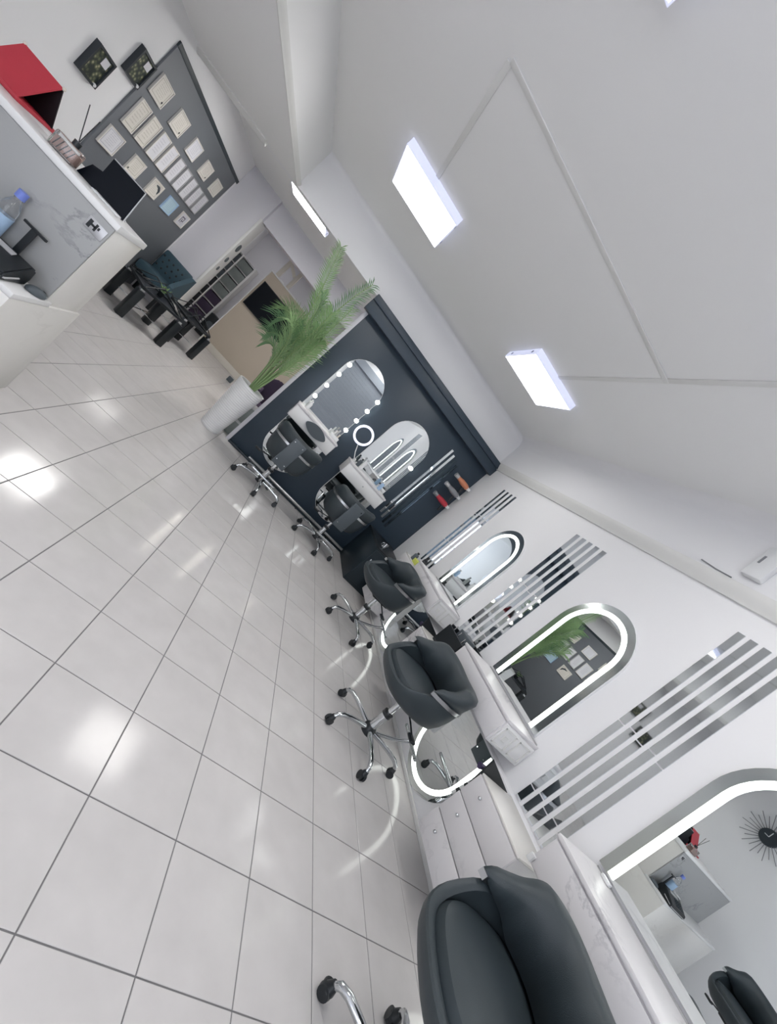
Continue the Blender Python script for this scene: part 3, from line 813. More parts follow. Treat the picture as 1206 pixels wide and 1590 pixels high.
# items on end consoles
t = thing('white_caddy', 'small white caddy at the right end of the bulb mirror console', 'caddy', (0.71, 5.12, 0.99))
bxo('tray', 'white', t, -0.06, 0.06, -0.05, 0.05, 0, 0.05, 0.004)
for k, (x, y, h) in enumerate(((-0.03, 0.0, 0.11), (0.0, 0.02, 0.14), (0.03, -0.01, 0.10))):
    bm = bmesh.new(); lathe(bm, [(0, 0.05), (0.011, 0.05), (0.011, h), (0, h)], 12, (x, y, 0)); link('tube', bm, ['white', 'silver', 'cream'][k], t, smooth=True)
bottle(1.17, 5.15, 0.99, 0.12, 0.024, 'darkgrey', 'black', 'small dark bottle on the console beside the ring light')
bottle(1.24, 5.20, 0.99, 0.16, 0.026, 'white', 'silver', 'white bottle on the console of the single-bulb mirror')
bottle(1.60, 5.16, 0.99, 0.13, 0.026, 'blue_label', 'white', 'pale blue bottle at the right end of the single-bulb mirror console')
bottle(0.24, 5.16, 0.99, 0.12, 0.026, 'white', 'white', 'white jar at the left end of the bulb mirror console')

# ------------------------------------------------------------------ ceiling lights
def panel_light(x, y, label, zc=ZC, thick=0.065, s=0.31, lit='light'):
    t = thing('ceiling_light', label, 'ceiling light', (x, y, zc), group='square ceiling light panels')
    bm = bmesh.new(); box(bm, -s, s, -s, s, -thick + 0.012, 0, 0.003)
    link('casing', bm, 'light_case', t)
    bm = bmesh.new()
    for a, b, c, d in ((-s, s, -s, -s + 0.008), (-s, s, s - 0.008, s), (-s, -s + 0.008, -s + 0.008, s - 0.008), (s - 0.008, s, -s + 0.008, s - 0.008)):
        box(bm, a, b, c, d, -thick, -thick + 0.0125)
    link('frame', bm, 'light_case', t)
    link_b = bmesh.new(); box(link_b, -s + 0.0082, s - 0.0082, -s + 0.0082, s - 0.0082, -thick + 0.001, -thick + 0.011)
    link('diffuser', link_b, lit, t)
    for yy in (-0.2, 0.2):
        for sx in (-1, 1):
            bm = bmesh.new(); box(bm, sx * s - 0.004, sx * s + 0.004, yy - 0.012, yy + 0.012, -0.044, -0.022, 0.002)
            link('clip', bm, 'grey', t)
    return t
panel_light(-0.412, 3.845, 'square glowing ceiling panel above the middle of the salon, left of the two')
panel_light(1.382, 3.80, 'square glowing ceiling panel nearer the arched mirrors, right of the two')
panel_light(-0.412, 1.21, 'ceiling panel whose corner shows at the top edge of the picture')
panel_light(1.395, 1.205, 'ceiling panel glowing just outside the right picture edge')
panel_light(-0.412, -1.3, 'added unseen ceiling panel behind the photographer, on the left', ZC)  # this and the next: out of view, added for more salon light
panel_light(1.395, -1.3, 'added unseen ceiling panel behind the photographer, on the right', ZC)
panel_light(-1.50, 6.26, 'slim glowing panel under the rear ceiling, behind the white beam', ZR, 0.06, lit='light_rear')
panel_light(-0.6, 9.9, 'added ceiling panel lighting the far room beyond the partition', ZR, 0.06, lit='light_far_added')  # added to brighten the far room
panel_light(0.7, 6.7, 'added hidden ceiling panel in the rear room behind the navy wall', ZR, 0.06, lit='light_rear')  # added out of view to brighten the rear room
panel_light(-2.3, 9.9, 'added ceiling panel lighting the far room above the tall shelf', ZR, 0.06, lit='light_far_added')  # second panel added for far room brightness

# emergency light on right wall
t = thing('emergency_light', 'white emergency light box on the right wall at the picture edge', 'emergency light', (XR, 1.80, 2.56))
bxo('body', 'white', t, -0.05, 0, -0.06, 0.06, 0, 0.24, 0.012)
bxo('slot', 'grey', t, -0.053, -0.048, 0.022, 0.036, 0.10, 0.16, 0.002)
bm = bmesh.new(); tube(bm, [(-0.006, 0.09, -0.04), (-0.006, 0.20, -0.035), (-0.006, 0.32, -0.02)], 0.004, 6); link('cable', bm, 'grey', t)

# ------------------------------------------------------------------ certificate board and framed pictures on the left wall
t = thing('certificate_board', 'large slate grey board covering the left wall behind the certificates', 'board', (XL, 6.47, 0))
bxo('panel', 'board', t, 0.001, 0.021, -1.41, 1.41, 0.0, 2.285, 0.003)
b = bxo('top_edge', 'board_edge', t, 0.001, 0.021, -1.41, 1.50, 2.285, 2.335, 0.003); b['label'] = 'dark strip along the top of the board'
def cert(y0, y1, z0, z1, mat, label, group, frame='wood_frame', seal=None, cat='certificate'):
    y, z = (y0 + y1) / 2, (z0 + z1) / 2; hw, hh = (y1 - y0) / 2, (z1 - z0) / 2
    t = thing('framed_certificate', label, cat, (XL + 0.022, y, z), group=group)
    bm = bmesh.new(); f = 0.011
    for a, b, c, d in ((-hw, hw, hh - f, hh), (-hw, hw, -hh, -hh + f), (-hw, -hw + f, -hh + f, hh - f), (hw - f, hw, -hh + f, hh - f)):
        box(bm, 0, 0.02, a, b, c, d)
    link('frame', bm, frame, t)
    bm = bmesh.new(); box(bm, 0, 0.012, -hw + f, hw - f, -hh + f, hh - f); link('sheet', bm, mat, t)
    if seal:
        bm = bmesh.new(); g = bmesh.ops.create_cone(bm, cap_ends=True, segments=14, radius1=0.011, radius2=0.011, depth=0.002)
        bmesh.ops.transform(bm, matrix=Matrix.Translation((0.013, hw * seal[0], hh * seal[1])) @ Matrix.Rotation(PI / 2, 4, 'Y'), verts=g['verts']); link('seal', bm, 'black', t)
    return t
ORD = ['first', 'second', 'third', 'fourth', 'fifth', 'sixth', 'seventh', 'eighth', 'ninth']
for k, (a, b, m) in enumerate(((5.145, 5.445, 'cert_cream'), (5.69, 5.99, 'cert_cream'), (6.255, 6.555, 'cert_white'), (6.815, 7.115, 'cert_cream'), (7.37, 7.67, 'cert_cream'))):
    cert(a, b, 1.85, 2.06, m, 'wide certificate, %s from the left in the top row on the grey board' % ORD[k], 'certificates in the top row', seal=(0.72, -0.55) if k < 2 or k == 3 else None)
for k, (a, b) in enumerate(((5.175, 5.395), (5.46, 5.68), (5.75, 5.97), (6.03, 6.25), (6.31, 6.53), (6.585, 6.805), (6.86, 7.08), (7.14, 7.36), (7.42, 7.64))):
    cert(a, b, 1.475, 1.775, 'cert_cream' if k < 2 else 'cert_plain', 'upright certificate, %s from the left in the middle row on the grey board' % ORD[k], 'upright certificates in the middle row', frame='silver' if k > 3 else 'wood_frame')
cert(5.12, 5.42, 1.185, 1.39, 'cert_white', 'lavender-white certificate at the left end of the bottom row', 'certificates in the bottom row')
cert(5.68, 5.965, 1.19, 1.39, 'cert_cream', 'cream certificate partly behind the dark screen on the desk', 'certificates in the bottom row', seal=(-0.6, -0.6))
t = cert(6.24, 6.55, 1.185, 1.39, 'cert_cream', 'framed sheet with a dark curved figure in the bottom row', 'certificates in the bottom row')
bm = bmesh.new()
tube(bm, [(0.012, -0.02, 0.055), (0.012, 0.05, 0.05), (0.012, 0.10, 0.015), (0.012, 0.11, -0.03)], [0.006, 0.018, 0.016, 0.006], 8); link('figure_print', bm, 'darkgrey', t, smooth=True)
cert(6.785, 7.11, 1.18, 1.39, 'cert_blue', 'pale blue certificate in the bottom row', 'certificates in the bottom row', frame='blue_label')
t = cert(7.355, 7.66, 1.18, 1.39, 'cert_plain', 'white framed sheet with a large dark monogram, last in the bottom row', 'certificates in the bottom row')
bm = bmesh.new()
for a, b, c, d in ((-0.07, -0.055, -0.05, 0.05), (-0.055, 0.05, 0.035, 0.05), (0.035, 0.05, -0.01, 0.035), (-0.02, 0.05, -0.022, -0.01), (-0.02, -0.008, -0.05, 0.02)):
    box(bm, 0.0118, 0.0135, a, b, c, d)
link('monogram', bm, 'purple', t)
def picture(y0, y1, z0, z1, mat, label):
    y, z = (y0 + y1) / 2, (z0 + z1) / 2; hw, hh = (y1 - y0) / 2, (z1 - z0) / 2
    t = thing('framed_picture', label, 'picture', (XL, y, z), group='dark framed pictures left of the certificates')
    f = 0.02; bm = bmesh.new()
    for a, b, c, d in ((-hw, hw, hh - f, hh), (-hw, hw, -hh, -hh + f), (-hw, -hw + f, -hh + f, hh - f), (hw - f, hw, -hh + f, hh - f)):
        box(bm, 0, 0.045, a, b, c, d)
    link('frame', bm, 'gold_black', t)
    bm = bmesh.new(); box(bm, 0, 0.03, -hw + f, hw - f, -hh + f, hh - f); link('print', bm, mat, t)
    bm = bmesh.new(); box(bm, 0.03, 0.032, hw * 0.05, hw * 0.7, hh * 0.25, hh * 0.75); link('pale_patch', bm, 'wall_grey', t)
    bm = bmesh.new(); g = bmesh.ops.create_uvsphere(bm, u_segments=12, v_segments=8, radius=0.016); bmesh.ops.translate(bm, vec=(0.04, hw * 0.72, -hh * 0.86), verts=g['verts']); link('round_sticker', bm, 'white', t, smooth=True)
picture(4.435, 4.69, 1.465, 1.725, 'photo_a', 'lower-left of the two dark framed pictures on the left wall')
picture(4.78, 5.035, 1.76, 2.015, 'photo_b', 'upper dark framed picture touching the grey certificate board')

# sunburst clock (seen in the near mirror)
t = thing('sunburst_clock', 'sunburst wall clock with dark face, seen in the nearest arched mirror', 'clock', (XL, 2.74, 1.97))
bm = bmesh.new()
for k in range(28):
    a = 2 * PI * k / 28; r = 0.30 if k % 2 else 0.25
    tube(bm, [(0.012, 0.09 * math.cos(a), 0.09 * math.sin(a)), (0.012, r * math.cos(a), r * math.sin(a))], 0.004, 6)
link('rays', bm, 'grey', t)
bm = bmesh.new(); g = bmesh.ops.create_cone(bm, cap_ends=True, segments=32, radius1=0.11, radius2=0.10, depth=0.03); bmesh.ops.transform(bm, matrix=Matrix.Translation((0.016, 0, 0)) @ Matrix.Rotation(PI / 2, 4, 'Y'), verts=g['verts']); link('face', bm, 'navy_dark', t)
bm = bmesh.new(); box(bm, 0.031, 0.034, -0.004, 0.004, 0, 0.075); box(bm, 0.031, 0.034, 0, 0.05, -0.004, 0.004); link('hands', bm, 'white', t)

# ------------------------------------------------------------------ reception desk
t = thing('reception_desk', 'white marble reception desk with raised counter at the left picture edge', 'desk', (-1.02, 2.4, 0))
bxo('lower_body', 'marble_d', t, -1.45, 0.012, -0.265, 0.285, 0.0, 0.595, 0.004)
bxo('worktop', 'white_lam', t, -1.45, 0.014, -0.267, 0.0, 0.595, 0.622, 0.004)
bxo('raised_body', 'marble_d', t, -1.45, 0.0, -0.02, 0.272, 0.595, 1.085, 0.003)
p = bxo('back_panel', 'marble_g', t, -1.45, -0.002, -0.032, -0.021, 0.622, 1.084, 0.002); p['label'] = 'grey veined marble panel above the worktop'
bxo('counter_cap', 'white_lam', t, -1.45, 0.006, -0.036, 0.278, 1.085, 1.118, 0.004)
bxo('rear_counter', 'white_lam', t, -1.45, -0.50, 0.279, 0.64, 0.0, 1.118, 0.004)
ZD, ZT = 0.622, 1.118
# card stuck to the panel
t = thing('small_card', 'small grey card with dark figure stuck on the desk panel near its right corner', 'card', (-1.075, 2.4 - 0.033, 1.025))
bxo('sheet', 'silver', t, -0.045, 0.045, -0.003, 0, -0.028, 0.028, 0.001)
bm = bmesh.new()
box(bm, -0.035, -0.02, -0.0045, -0.003, -0.02, 0.018); box(bm, -0.02, 0.0, -0.0045, -0.003, -0.004, 0.006); box(bm, -0.005, 0.005, -0.0045, -0.003, -0.015, 0.02); box(bm, 0.008, 0.016, -0.0045, -0.003, 0.0, 0.014)
link('print', bm, 'black', t)
# red tent stand
t = thing('red_stand', 'red leatherette tent-shaped stand on top of the reception counter', 'stand', (-1.84, 2.75, ZT))
def plate(name, pts, th, mat, par):
    bm = bmesh.new(); n = (Vector(pts[1]) - Vector(pts[0])).cross(Vector(pts[2]) - Vector(pts[0])).normalized() * th
    A = [bm.verts.new(p) for p in pts]; B = [bm.verts.new(Vector(p) + n) for p in pts]
    bm.faces.new(A); bm.faces.new(B[::-1])
    for i in range(len(pts)): bm.faces.new((A[i], A[(i + 1) % len(pts)], B[(i + 1) % len(pts)], B[i]))
    return link(name, bm, mat, par)
bxo('base_flap', 'red', t, -0.13, 0.12, -0.12, 0.20, 0.0, 0.018, 0.003)
plate('front_flap', [(-0.10, -0.095, 0.018), (0.10, -0.095, 0.018), (0.116, 0.030, 0.198), (-0.085, 0.030, 0.198)], -0.007, 'red', t)
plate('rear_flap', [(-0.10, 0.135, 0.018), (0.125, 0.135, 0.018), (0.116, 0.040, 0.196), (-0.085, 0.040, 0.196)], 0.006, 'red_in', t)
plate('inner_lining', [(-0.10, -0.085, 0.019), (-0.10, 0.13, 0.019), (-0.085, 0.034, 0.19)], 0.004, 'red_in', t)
for x in (-0.085, 0.118):
    bm = bmesh.new(); g = bmesh.ops.create_uvsphere(bm, u_segments=10, v_segments=8, radius=0.009); bmesh.ops.translate(bm, vec=(x, 0.034, 0.198), verts=g['verts']); link('corner_cap', bm, 'cream', t, smooth=True)
# reed diffuser
t = thing('reed_diffuser', 'square glass reed diffuser with dark reeds on the reception counter', 'diffuser', (-1.405, 2.50, ZT), 0.15)
bm = bmesh.new(); box(bm, -0.055, 0.055, -0.035, 0.035, 0, 0.075, 0.008, 3); link('glass_bottle', bm, 'glass', t, smooth=True)
bm = bmesh.new(); box(bm, -0.047, 0.047, -0.027, 0.027, 0.008, 0.055, 0.005); link('oil', bm, 'amber', t, smooth=True)
bm = bmesh.new(); lathe(bm, [(0, 0.074), (0.016, 0.074), (0.017, 0.10), (0.0, 0.10)], 14, (0.012, 0, 0)); link('cap', bm, 'black', t, smooth=True)
for k, (dx, dz) in enumerate(((-0.06, 0.15), (0.0, 0.135))):
    bm = bmesh.new(); tube(bm, [(0.012, 0, 0.098), (0.012 + dx, 0.01, 0.098 + dz)], 0.0022, 6); link('reed', bm, 'reed', t)
for k in range(5):
    bm = bmesh.new(); tube(bm, [(-0.035 + k * 0.016, -0.0275, 0.012), (-0.028 + k * 0.017, -0.0275, 0.055)], 0.002, 6); link('botanical_stick', bm, 'red_in', t)
# dark screen standing on counter
t = thing('display_screen', 'dark display screen seen from behind on the reception counter, beside the reed diffuser', 'screen', (-1.17, 2.56, ZT), 0.05)
bm = bmesh.new()
prism(bm, [(-0.187, 0.0), (0.058, 0.0), (0.036, 0.172), (-0.13, 0.168), (-0.122, 0.088), (-0.165, 0.075)], -0.006, 0.008, lambda a, b, tt: (a, tt + b * 0.12, b + 0.002)); link('back_cover', bm, 'screen', t)
bm = bmesh.new(); tube(bm, [(0.061, 0.002, 0.004), (0.039, 0.022, 0.176), (-0.13, 0.022, 0.172)], 0.0035, 6); link('rim', bm, 'silver', t)
bxo('foot', 'white', t, -0.09, 0.05, -0.05, 0.06, 0.0, 0.008, 0.003)
# card terminal
t = thing('card_terminal', 'black desk phone-like terminal with keypad on the lower desk worktop', 'terminal', (-1.215, 2.205, ZD), 0.08)
t.scale = (1.12, 0.85, 1.15)
bm = bmesh.new()
prism(bm, [(-0.11, 0.0), (0.10, 0.0), (0.115, 0.03), (0.105, 0.075), (0.06, 0.085), (-0.11, 0.035)], -0.16, 0.125, lambda a, b, tt: (tt, a, b)); bmesh.ops.bevel(bm, geom=bm.edges[:], offset=0.006, segments=2, affect='EDGES'); body = link('body', bm, 'black', t, smooth=True)
SL = math.atan2(0.05, 0.17)
def on_top(x, y): return (x, y, 0.035 + (y + 0.11) * 0.05 / 0.17)
RT = Matrix.Rotation(SL, 4, 'X')
bm = bmesh.new(); box(bm, -0.08, 0.08, -0.016, 0.016, 0, 0.004, 0.001, rot=Matrix.Translation(on_top(-0.015, 0.03)) @ RT); link('display', bm, 'silver', body)
for r in range(4):
    for c in range(4):
        bm = bmesh.new(); box(bm, -0.013, 0.013, -0.007, 0.007, 0, 0.005, 0.002, rot=Matrix.Translation(on_top(-0.11 + c * 0.036, -0.012 - r * 0.021)) @ RT); link('key', bm, 'navy_dark', body)
bm = bmesh.new(); tube(bm, [(-0.155, -0.115, 0.012), (0.10, -0.115, 0.012), (0.128, -0.095, 0.018), (0.13, 0.0, 0.03)], 0.0035, 8); link('edge_strip', bm, 'silver', t, smooth=True)
# mouse
bm = bmesh.new(); g = bmesh.ops.create_uvsphere(bm, u_segments=20, v_segments=12, radius=1.0)
bmesh.ops.scale(bm, vec=(0.03, 0.048, 0.024), verts=bm.verts[:])
for v in bm.verts: v.co.z = max(v.co.z, -0.010) + 0.010
t = thing('computer_mouse', 'dark grey computer mouse at the right end of the lower desk worktop', 'mouse', (-1.043, 2.318, ZD), -0.4)
link('shell', bm, 'darkgrey', t, smooth=True)
bm = bmesh.new(); tube(bm, [(0, 0.022, 0.030), (0, 0.034, 0.026)], 0.004, 8); link('wheel', bm, 'black', t, smooth=True)
# tablet stand
t = thing('phone_stand', 'small black T-shaped stand on the lower desk worktop', 'stand', (-1.20, 2.335, ZD))
bm = bmesh.new(); box(bm, -0.045, 0.045, -0.03, 0.03, 0, 0.006, 0.002); link('foot', bm, 'black', t)
bm = bmesh.new(); box(bm, -0.014, 0.014, -0.005, 0.005, 0.006, 0.20, 0.002); link('post', bm, 'black', t)
bm = bmesh.new(); box(bm, -0.052, 0.052, -0.007, 0.007, 0.20, 0.212, 0.002); link('cross_bar', bm, 'black', t)
# water bottle
t = thing('water_bottle', 'clear water bottle with blue cap and pale blue label on the lower desk', 'bottle', (-1.31, 2.33, ZD))
bm = bmesh.new(); lathe(bm, [(0, 0), (0.034, 0), (0.036, 0.02), (0.036, 0.19), (0.03, 0.22), (0.016, 0.245), (0.016, 0.262), (0, 0.262)], 20); link('body', bm, 'glass', t, smooth=True)
bm = bmesh.new(); lathe(bm, [(0.0362, 0.07), (0.0372, 0.07), (0.0372, 0.165), (0.0362, 0.165)], 24); link('label_band', bm, 'blue_label', t, smooth=True)
bm = bmesh.new(); lathe(bm, [(0, 0.256), (0.02, 0.256), (0.02, 0.29), (0, 0.29)], 18); link('cap', bm, 'blue_cap', t, smooth=True)
# white roll beside it
bm = bmesh.new(); lathe(bm, [(0.02, 0), (0.052, 0), (0.052, 0.10), (0.02, 0.10), (0.02, 0)], 24); bm.faces.ensure_lookup_table()
t = thing('paper_roll', 'white paper roll on the lower desk by the water bottle', 'paper roll', (-1.43, 2.30, ZD))
link('paper', bm, 'white', t, smooth=True)
bm = bmesh.new(); lathe(bm, [(0.015, 0.001), (0.0195, 0.001), (0.0195, 0.101), (0.015, 0.101), (0.015, 0.001)], 20); link('core', bm, 'grey', t, smooth=True)

# ------------------------------------------------------------------ waiting corner: bench, tables
t = thing('tufted_bench', 'dark teal button-tufted bench against the rear wall beneath the certificates', 'bench', (-2.485, 7.72, 0))
bxo('seat', 'teal', t, -0.29, 0.24, -0.32, 0.22, 0.33, 0.47, 0.03)
bm = bmesh.new()
box(bm, -0.29, 0.20, 0.12, 0.22, 0.44, 0.82, 0.03, 3); bk = link('backrest', bm, 'teal', t, smooth=True)
for r in range(3):
    for c in range(6):
        x = -0.25 + c * 0.085 + (0.042 if r % 2 else 0); z = 0.54 + r * 0.09
        if x > 0.16: continue
        bm = bmesh.new(); g = bmesh.ops.create_uvsphere(bm, u_segments=10, v_segments=6, radius=0.021); bmesh.ops.translate(bm, vec=(x, 0.131, z), verts=g['verts']); link('button', bm, 'black', bk, smooth=True)
bm = bmesh.new(); prism(bm, [(-0.32, 0.33), (0.22, 0.33), (0.22, 0.80), (0.12, 0.80), (-0.28, 0.55), (-0.32, 0.5)], 0.20, 0.27, lambda a, b, tt: (tt, a, b)); link('side_panel', bm, 'teal', t)
for x in (-0.25, 0.21):
    for y in (-0.27, 0.17):
        bxo('leg', 'black', t, x - 0.025, x + 0.025, y - 0.025, y + 0.025, 0.0, 0.332, 0.004)
def wire_table(x, y, rz, s, label):
    t = thing('wire_table', label, 'table', (x, y, 0), rz, group='black tables with chunky legs and wire frames')
    H = 0.43
    for sx in (-1, 1):
        for sy in (-1, 1):
            bm = bmesh.new(); box(bm, sx * s - 0.046, sx * s + 0.046, sy * s - 0.046, sy * s + 0.046, 0, H - 0.03, 0.006)
            lg = link('leg', bm, 'black_metal', t, smooth=True)
            bm = bmesh.new(); box(bm, sx * s - 0.026, sx * s + 0.026, sy * s - 0.026, sy * s + 0.026, H - 0.03, H - 0.002, 0.003); link('chrome_collar', bm, 'chrome', lg)
    for a in range(2):
        for sg in (-1, 1):
            b = (-s, s, sg * s - 0.02, sg * s + 0.02) if a == 0 else (sg * s - 0.02, sg * s + 0.02, -s, s)
            bm = bmesh.new(); box(bm, *b, H - 0.002, H + 0.03, 0.003); link('top_rail', bm, 'black_metal', t)
    bm = bmesh.new(); box(bm, -s + 0.02, s - 0.02, -s + 0.02, s - 0.02, H + 0.004, H + 0.012, 0.001); link('glass_top', bm, 'screen', t)
    for sg in (-1, 1):
        bm = bmesh.new(); tube(bm, [(-s, sg * s, H + 0.03), (-s * 0.2, sg * s * 0.6, H + 0.16), (s * 0.8, sg * s * 0.3, H + 0.05)], 0.008, 8)
        tube(bm, [(s, sg * s, H + 0.03), (s * 0.2, sg * s * 0.5, H + 0.17), (-s * 0.8, sg * s * 0.2, H + 0.05)], 0.008, 8)
        link('wire_arm', bm, 'black_metal', t, smooth=True)
    bm = bmesh.new(); tube(bm, [(-s, -s, 0.16), (s, s, 0.16)], 0.008, 8); tube(bm, [(-s, s, 0.16), (s, -s, 0.16)], 0.008, 8); link('cross_brace', bm, 'chrome', t, smooth=True)
    return t
wire_table(-1.945, 6.24, 0.76, 0.275, 'black wire-framed table nearer the reception desk, on chunky legs')
wire_table(-1.72, 7.15, 0.9, 0.24, 'black wire-framed table farther back beside the opening, on chunky legs')
t = thing('small_plant', 'tiny potted plant on the nearer black table', 'plant', (-1.93, 6.28, 0.442))
bm = bmesh.new(); lathe(bm, [(0, 0), (0.03, 0), (0.04, 0.07), (0.034, 0.07), (0, 0.062)], 16); link('pot', bm, 'black', t, smooth=True)
bm = bmesh.new()
for k in range(14):
    a = k * 2.4; r = 0.02 + 0.045 * (k % 5) / 5
    p = Vector((0.015 * math.cos(a), 0.015 * math.sin(a), 0.062)); q = Vector((r * 1.6 * math.cos(a), r * 1.6 * math.sin(a), 0.13 + 0.02 * (k % 3)))
    n = Vector((-math.sin(a), math.cos(a), 0)) * 0.014; m = (p + q) / 2 + Vector((0, 0, 0.02))
    V = [bm.verts.new(v) for v in (p, m + n, q, m - n)]; bm.faces.new(V)
link('leaves', bm, 'leaf', t)

# ------------------------------------------------------------------ potted palm
t = thing('potted_palm', 'tall green palm in a white ribbed planter at the end of the navy wall', 'plant', (-0.322, 5.11, 0))
bm = bmesh.new(); prof = [(0, 0), (0.112, 0)]
NB = 26
for k in range(NB):
    z = 0.012 + k * 0.665 / NB; r = 0.116 + 0.056 * (z / 0.68)
    prof += [(r, z), (r + 0.0035, z + 0.008), (r + 0.0035, z + 0.016), (r, z + 0.0235)]
prof += [(0.175, 0.69), (0.160, 0.69), (0.156, 0.62), (0, 0.62)]
lathe(bm, prof, 40); link('planter', bm, 'pot', t, smooth=True)
bm = bmesh.new(); lathe(bm, [(0, 0.625), (0.15, 0.625), (0.10, 0.645), (0, 0.65)], 20); link('soil', bm, 'soil', t, smooth=True)
def frond(pts, L0, mat, n=36, droop=0.2, spread=0.9, u0=0.34, tw=0.0):
    """arching rachis through pts with leaflets on both sides"""
    P = [Vector(p) for p in pts]
    def bez(u):
        m = len(P) - 1; q = P[:]
        for r in range(m): q = [q[i].lerp(q[i + 1], u) for i in range(len(q) - 1)]
        return q[0]
    bm = bmesh.new()
    N = 20; path = [bez(i / N) for i in range(N + 1)]
    tube(bm, path, [0.011 * (1 - 0.8 * i / N) + 0.002 for i in range(N + 1)], 6)
    for f in bm.faces: f.material_index = 1
    for i in range(n):
        u = u0 + (0.995 - u0) * i / (n - 1)
        p = bez(u); tn = (bez(min(1, u + 0.01)) - bez(max(0, u - 0.01))).normalized()
        side = tn.cross(Vector((0, 0, 1)))
        if side.length < 0.2: side = Vector((0, 1, 0))
        side.normalize(); upn = side.cross(tn).normalized()
        side, upn = side * math.cos(tw) + upn * math.sin(tw), upn * math.cos(tw) - side * math.sin(tw)
        ln = L0 * 1.25 * (0.62 + 0.55 * math.sin(PI * min(1, max(0, (u - u0) / (1.0 - u0) * 0.9 + 0.06))))
        for sg in (-1, 1):
            d = (tn * (0.85 + 0.2 * u) + side * sg * spread + upn * random.uniform(0.05, 0.35)).normalized()
            jit = random.uniform(0.85, 1.1); w = 0.0062
            e1 = p + d * ln * jit * 0.5; e2 = p + d * ln * jit + Vector((0, 0, -droop * ln))
            nrm = d.cross(upn).normalized() * w
            a = bm.verts.new(p - nrm * 0.5); b = bm.verts.new(p + nrm * 0.5); c = bm.verts.new(e1 + nrm); f = bm.verts.new(e1 - nrm); g = bm.verts.new(e2)
            hh = bm.verts.new(e1 + upn * 0.003)
            for F in ((a, b, hh), (b, c, hh), (a, hh, f), (c, g, hh), (hh, g, f)):
                bm.faces.new(F).material_index = 0
    return link('frond', bm, [mat, 'stem'], t)
B0 = (0.0, 0.0, 0.63)
FR_EXTRA = [((-0.02, 0.0, 0.63), (-0.05, -0.02, 1.1), (-0.12, -0.06, 1.62), (-0.33, -0.12, 1.55), 0.21, 'leaf'),
            ((0.02, -0.02, 0.63), (0.06, -0.06, 1.0), (0.10, -0.14, 1.45), (0.04, -0.2, 1.75), 0.2, 'leaf'),
            ((-0.02, 0.02, 0.63), (-0.05, 0.06, 0.95), (-0.10, 0.1, 1.3), (-0.28, 0.14, 1.15), 0.17, 'leaf_dk')]
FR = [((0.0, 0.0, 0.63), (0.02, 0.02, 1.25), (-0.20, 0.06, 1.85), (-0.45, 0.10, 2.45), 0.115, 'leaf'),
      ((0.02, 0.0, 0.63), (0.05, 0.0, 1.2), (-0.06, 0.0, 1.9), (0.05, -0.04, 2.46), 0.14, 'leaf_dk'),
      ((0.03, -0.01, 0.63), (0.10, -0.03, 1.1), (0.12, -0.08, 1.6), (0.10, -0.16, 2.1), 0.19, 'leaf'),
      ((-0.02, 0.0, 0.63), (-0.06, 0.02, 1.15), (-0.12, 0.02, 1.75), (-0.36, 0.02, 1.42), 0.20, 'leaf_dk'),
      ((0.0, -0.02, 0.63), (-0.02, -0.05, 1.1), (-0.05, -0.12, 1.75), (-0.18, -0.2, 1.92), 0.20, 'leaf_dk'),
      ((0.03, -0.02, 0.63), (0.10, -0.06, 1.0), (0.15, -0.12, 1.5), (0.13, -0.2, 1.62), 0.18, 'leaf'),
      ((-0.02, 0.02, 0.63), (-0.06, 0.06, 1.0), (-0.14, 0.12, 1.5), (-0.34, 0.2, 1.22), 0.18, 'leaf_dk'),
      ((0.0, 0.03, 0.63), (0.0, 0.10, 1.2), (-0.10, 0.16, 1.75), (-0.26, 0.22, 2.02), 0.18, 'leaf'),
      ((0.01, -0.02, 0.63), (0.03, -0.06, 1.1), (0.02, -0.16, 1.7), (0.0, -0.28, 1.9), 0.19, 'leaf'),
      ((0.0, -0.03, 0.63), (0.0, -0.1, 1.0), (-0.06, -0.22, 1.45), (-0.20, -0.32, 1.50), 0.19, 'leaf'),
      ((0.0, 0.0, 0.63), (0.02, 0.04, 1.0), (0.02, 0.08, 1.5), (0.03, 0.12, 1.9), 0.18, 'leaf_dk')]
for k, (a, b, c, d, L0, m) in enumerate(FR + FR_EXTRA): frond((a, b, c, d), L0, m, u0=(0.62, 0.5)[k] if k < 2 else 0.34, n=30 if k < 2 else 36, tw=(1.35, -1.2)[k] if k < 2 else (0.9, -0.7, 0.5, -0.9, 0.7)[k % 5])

# things behind the planter
t = thing('plum_chair', 'dark plum velvet armchair half hidden behind the white planter', 'chair', (-0.02, 6.2, 0))
bxo('seat', 'plum', t, -0.3, 0.3, -0.25, 0.25, 0.26, 0.45, 0.03)
bm = bmesh.new(); prism(bm, [(-0.34, 0.3), (0.34, 0.3), (0.34, 0.86), (0.2, 0.9), (-0.2, 0.88), (-0.34, 0.78)], 0.2, 0.29, lambda a, b, tt: (a, tt, b)); bmesh.ops.bevel(bm, geom=bm.edges[:], offset=0.02, segments=2, affect='EDGES'); link('backrest', bm, 'plum', t, smooth=True)
for sx in (-1, 1): bxo('armrest', 'plum', t, sx * 0.31 - 0.05, sx * 0.31 + 0.05, -0.27, 0.2, 0.28, 0.64, 0.03)
for sx in (-1, 1):
    for y in (-0.2, 0.2):
        bm = bmesh.new(); tube(bm, [(sx * 0.25, y, 0.27), (sx * 0.28, y * 1.1, 0.0)], [0.02, 0.012], 10); link('leg', bm, 'black', t, smooth=True)
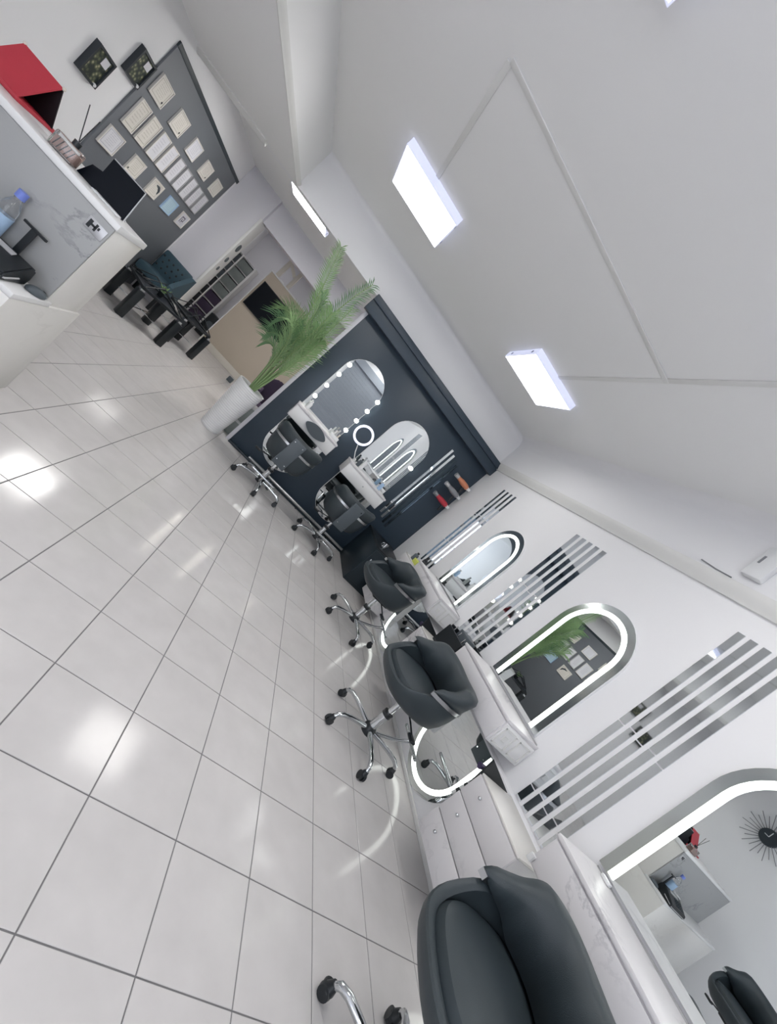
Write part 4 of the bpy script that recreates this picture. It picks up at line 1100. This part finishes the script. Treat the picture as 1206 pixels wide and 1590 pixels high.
def crate(x, y, z, w, d, h, label):
    t = thing('storage_box', label, 'box', (x, y, z), group='grey storage boxes behind the planter')
    bxo('box', 'greybox', t, -w / 2, w / 2, -d / 2, d / 2, 0, h - 0.03, 0.01)
    bxo('lid', 'silver', t, -w / 2 - 0.006, w / 2 + 0.006, -d / 2 - 0.006, d / 2 + 0.006, h - 0.03, h, 0.006)
crate(-0.16, 5.62, 0, 0.3, 0.26, 0.22, 'grey storage box on the floor behind the white planter, lower of the stack')
crate(-0.15, 5.62, 0.22, 0.26, 0.24, 0.26, 'grey storage box behind the white planter, upper of the stack')
tag(bxo('door_stop', 'darkgrey', None, -0.93, -0.83, 8.3, 8.38, 0.0, 0.1, 0.01), 'small dark grey block on the floor left of the planter', 'block')

# ------------------------------------------------------------------ partition with television, far room
t = thing('partition', 'beige half-height partition carrying the television', 'partition', (-0.5, 9.2, 0))
bxo('panel', 'beige', t, -1.36, 1.4, 0.0, 0.08, 0.0, 1.94, 0.003)
bxo('cap', 'white', t, -1.375, 1.4, -0.012, 0.092, 1.94, 1.965, 0.003)
bxo('edge_trim', 'white', t, -1.378, -1.36, -0.01, 0.09, 0.0, 1.94, 0.003)
bxo('post', 'cream', t, -1.29, -1.215, 0.0, 0.07, 1.965, ZR, 0.003)
bxo('post', 'cream', t, -1.02, -0.95, 0.0, 0.07, 1.965, 2.38, 0.003)
bm = bmesh.new(); prism(bm, [(-1.215, 2.36), (-1.215, 2.28), (-1.045, 2.18), (-1.02, 2.24)], 0.01, 0.06, lambda a, b, tt: (a, tt, b)); link('brace', bm, 'cream', t)
bxo('rail', 'cream', t, -1.215, -0.95, 0.0, 0.07, 2.36, 2.41, 0.003)
t = thing('television', 'black flat television on the beige partition', 'television', (-1.30, 9.2, 1.43))
bm = bmesh.new(); box(bm, -0.51, 0.51, -0.075, -0.03, -0.295, 0.295, 0.006); link('case', bm, 'black', t, smooth=True)
bm = bmesh.new(); box(bm, -0.495, 0.495, -0.078, -0.0751, -0.28, 0.28); link('screen', bm, 'screen', t)
bxo('wall_bracket', 'black', t, -0.15, 0.15, -0.031, -0.001, -0.1, 0.1, 0.003)
# round plates on the wall end
for k, (z, r) in enumerate(((1.683, 0.075), (1.416, 0.052), (1.213, 0.04))):
    bm = bmesh.new(); g = bmesh.ops.create_cone(bm, cap_ends=True, segments=24, radius1=r, radius2=r * 0.9, depth=0.012)
    bmesh.ops.transform(bm, matrix=Matrix.Translation((-2.216, YR + 0.16, z)) @ Matrix.Rotation(PI / 2, 4, 'Y'), verts=g['verts'])
    tag(link('round_plate', bm, 'darkgrey', None), ['largest, topmost', 'middle', 'smallest, lowest'][k] + ' dark round plate on the white wall end by the opening', 'plate', 'dark round plates on the wall end')
# tall shelf in far room
t = thing('tall_shelf', 'tall white-framed shelf with grey compartments seen through the opening', 'shelf', (-2.43, 9.8, 0))
bxo('side_panel', 'white_lam', t, 0.215, 0.255, -0.02, 0.3, 0.0, 1.75, 0.003)
bxo('side_panel', 'greybox', t, -0.22, -0.19, -0.02, 0.3, 0.0, 1.75, 0.003)
bxo('divider', 'white_lam', t, -0.10, -0.075, -0.01, 0.3, 0.15, 1.75, 0.002)
bxo('back', 'darkgrey', t, -0.19, 0.215, 0.27, 0.3, 0.0, 1.75, 0.002)
for k in range(8):
    bxo('shelf_board', 'silver', t, -0.189, 0.214, -0.005, 0.27, 0.14 + k * 0.225, 0.16 + k * 0.225, 0.002)
for k in range(7):
    bxo('bin', 'greybox' if k > 2 else 'plum', t, -0.07, 0.205, 0.01, 0.25, 0.161 + k * 0.225, 0.345 + k * 0.225, 0.006)
    bxo('bin', 'black' if k < 4 else 'darkgrey', t, -0.185, -0.105, 0.01, 0.25, 0.161 + k * 0.225, 0.345 + k * 0.225, 0.006)
t = thing('black_speaker', 'black box standing on the floor of the far room beside the partition', 'box', (-2.02, 9.75, 0))
bxo('case', 'black', t, -0.13, 0.13, -0.1, 0.1, 0.0, 0.52, 0.01)
bm = bmesh.new(); g = bmesh.ops.create_cone(bm, cap_ends=True, segments=20, radius1=0.075, radius2=0.06, depth=0.012); bmesh.ops.transform(bm, matrix=Matrix.Translation((0, -0.104, 0.3)) @ Matrix.Rotation(PI / 2, 4, 'X'), verts=g['verts']); link('front_disc', bm, 'darkgrey', t)
tag(bxo('wall_switch', 'white', None, -1.98, -1.88, YE - 0.015, YE, 1.95, 2.1, 0.004), 'small white box high on the far room wall', 'box')
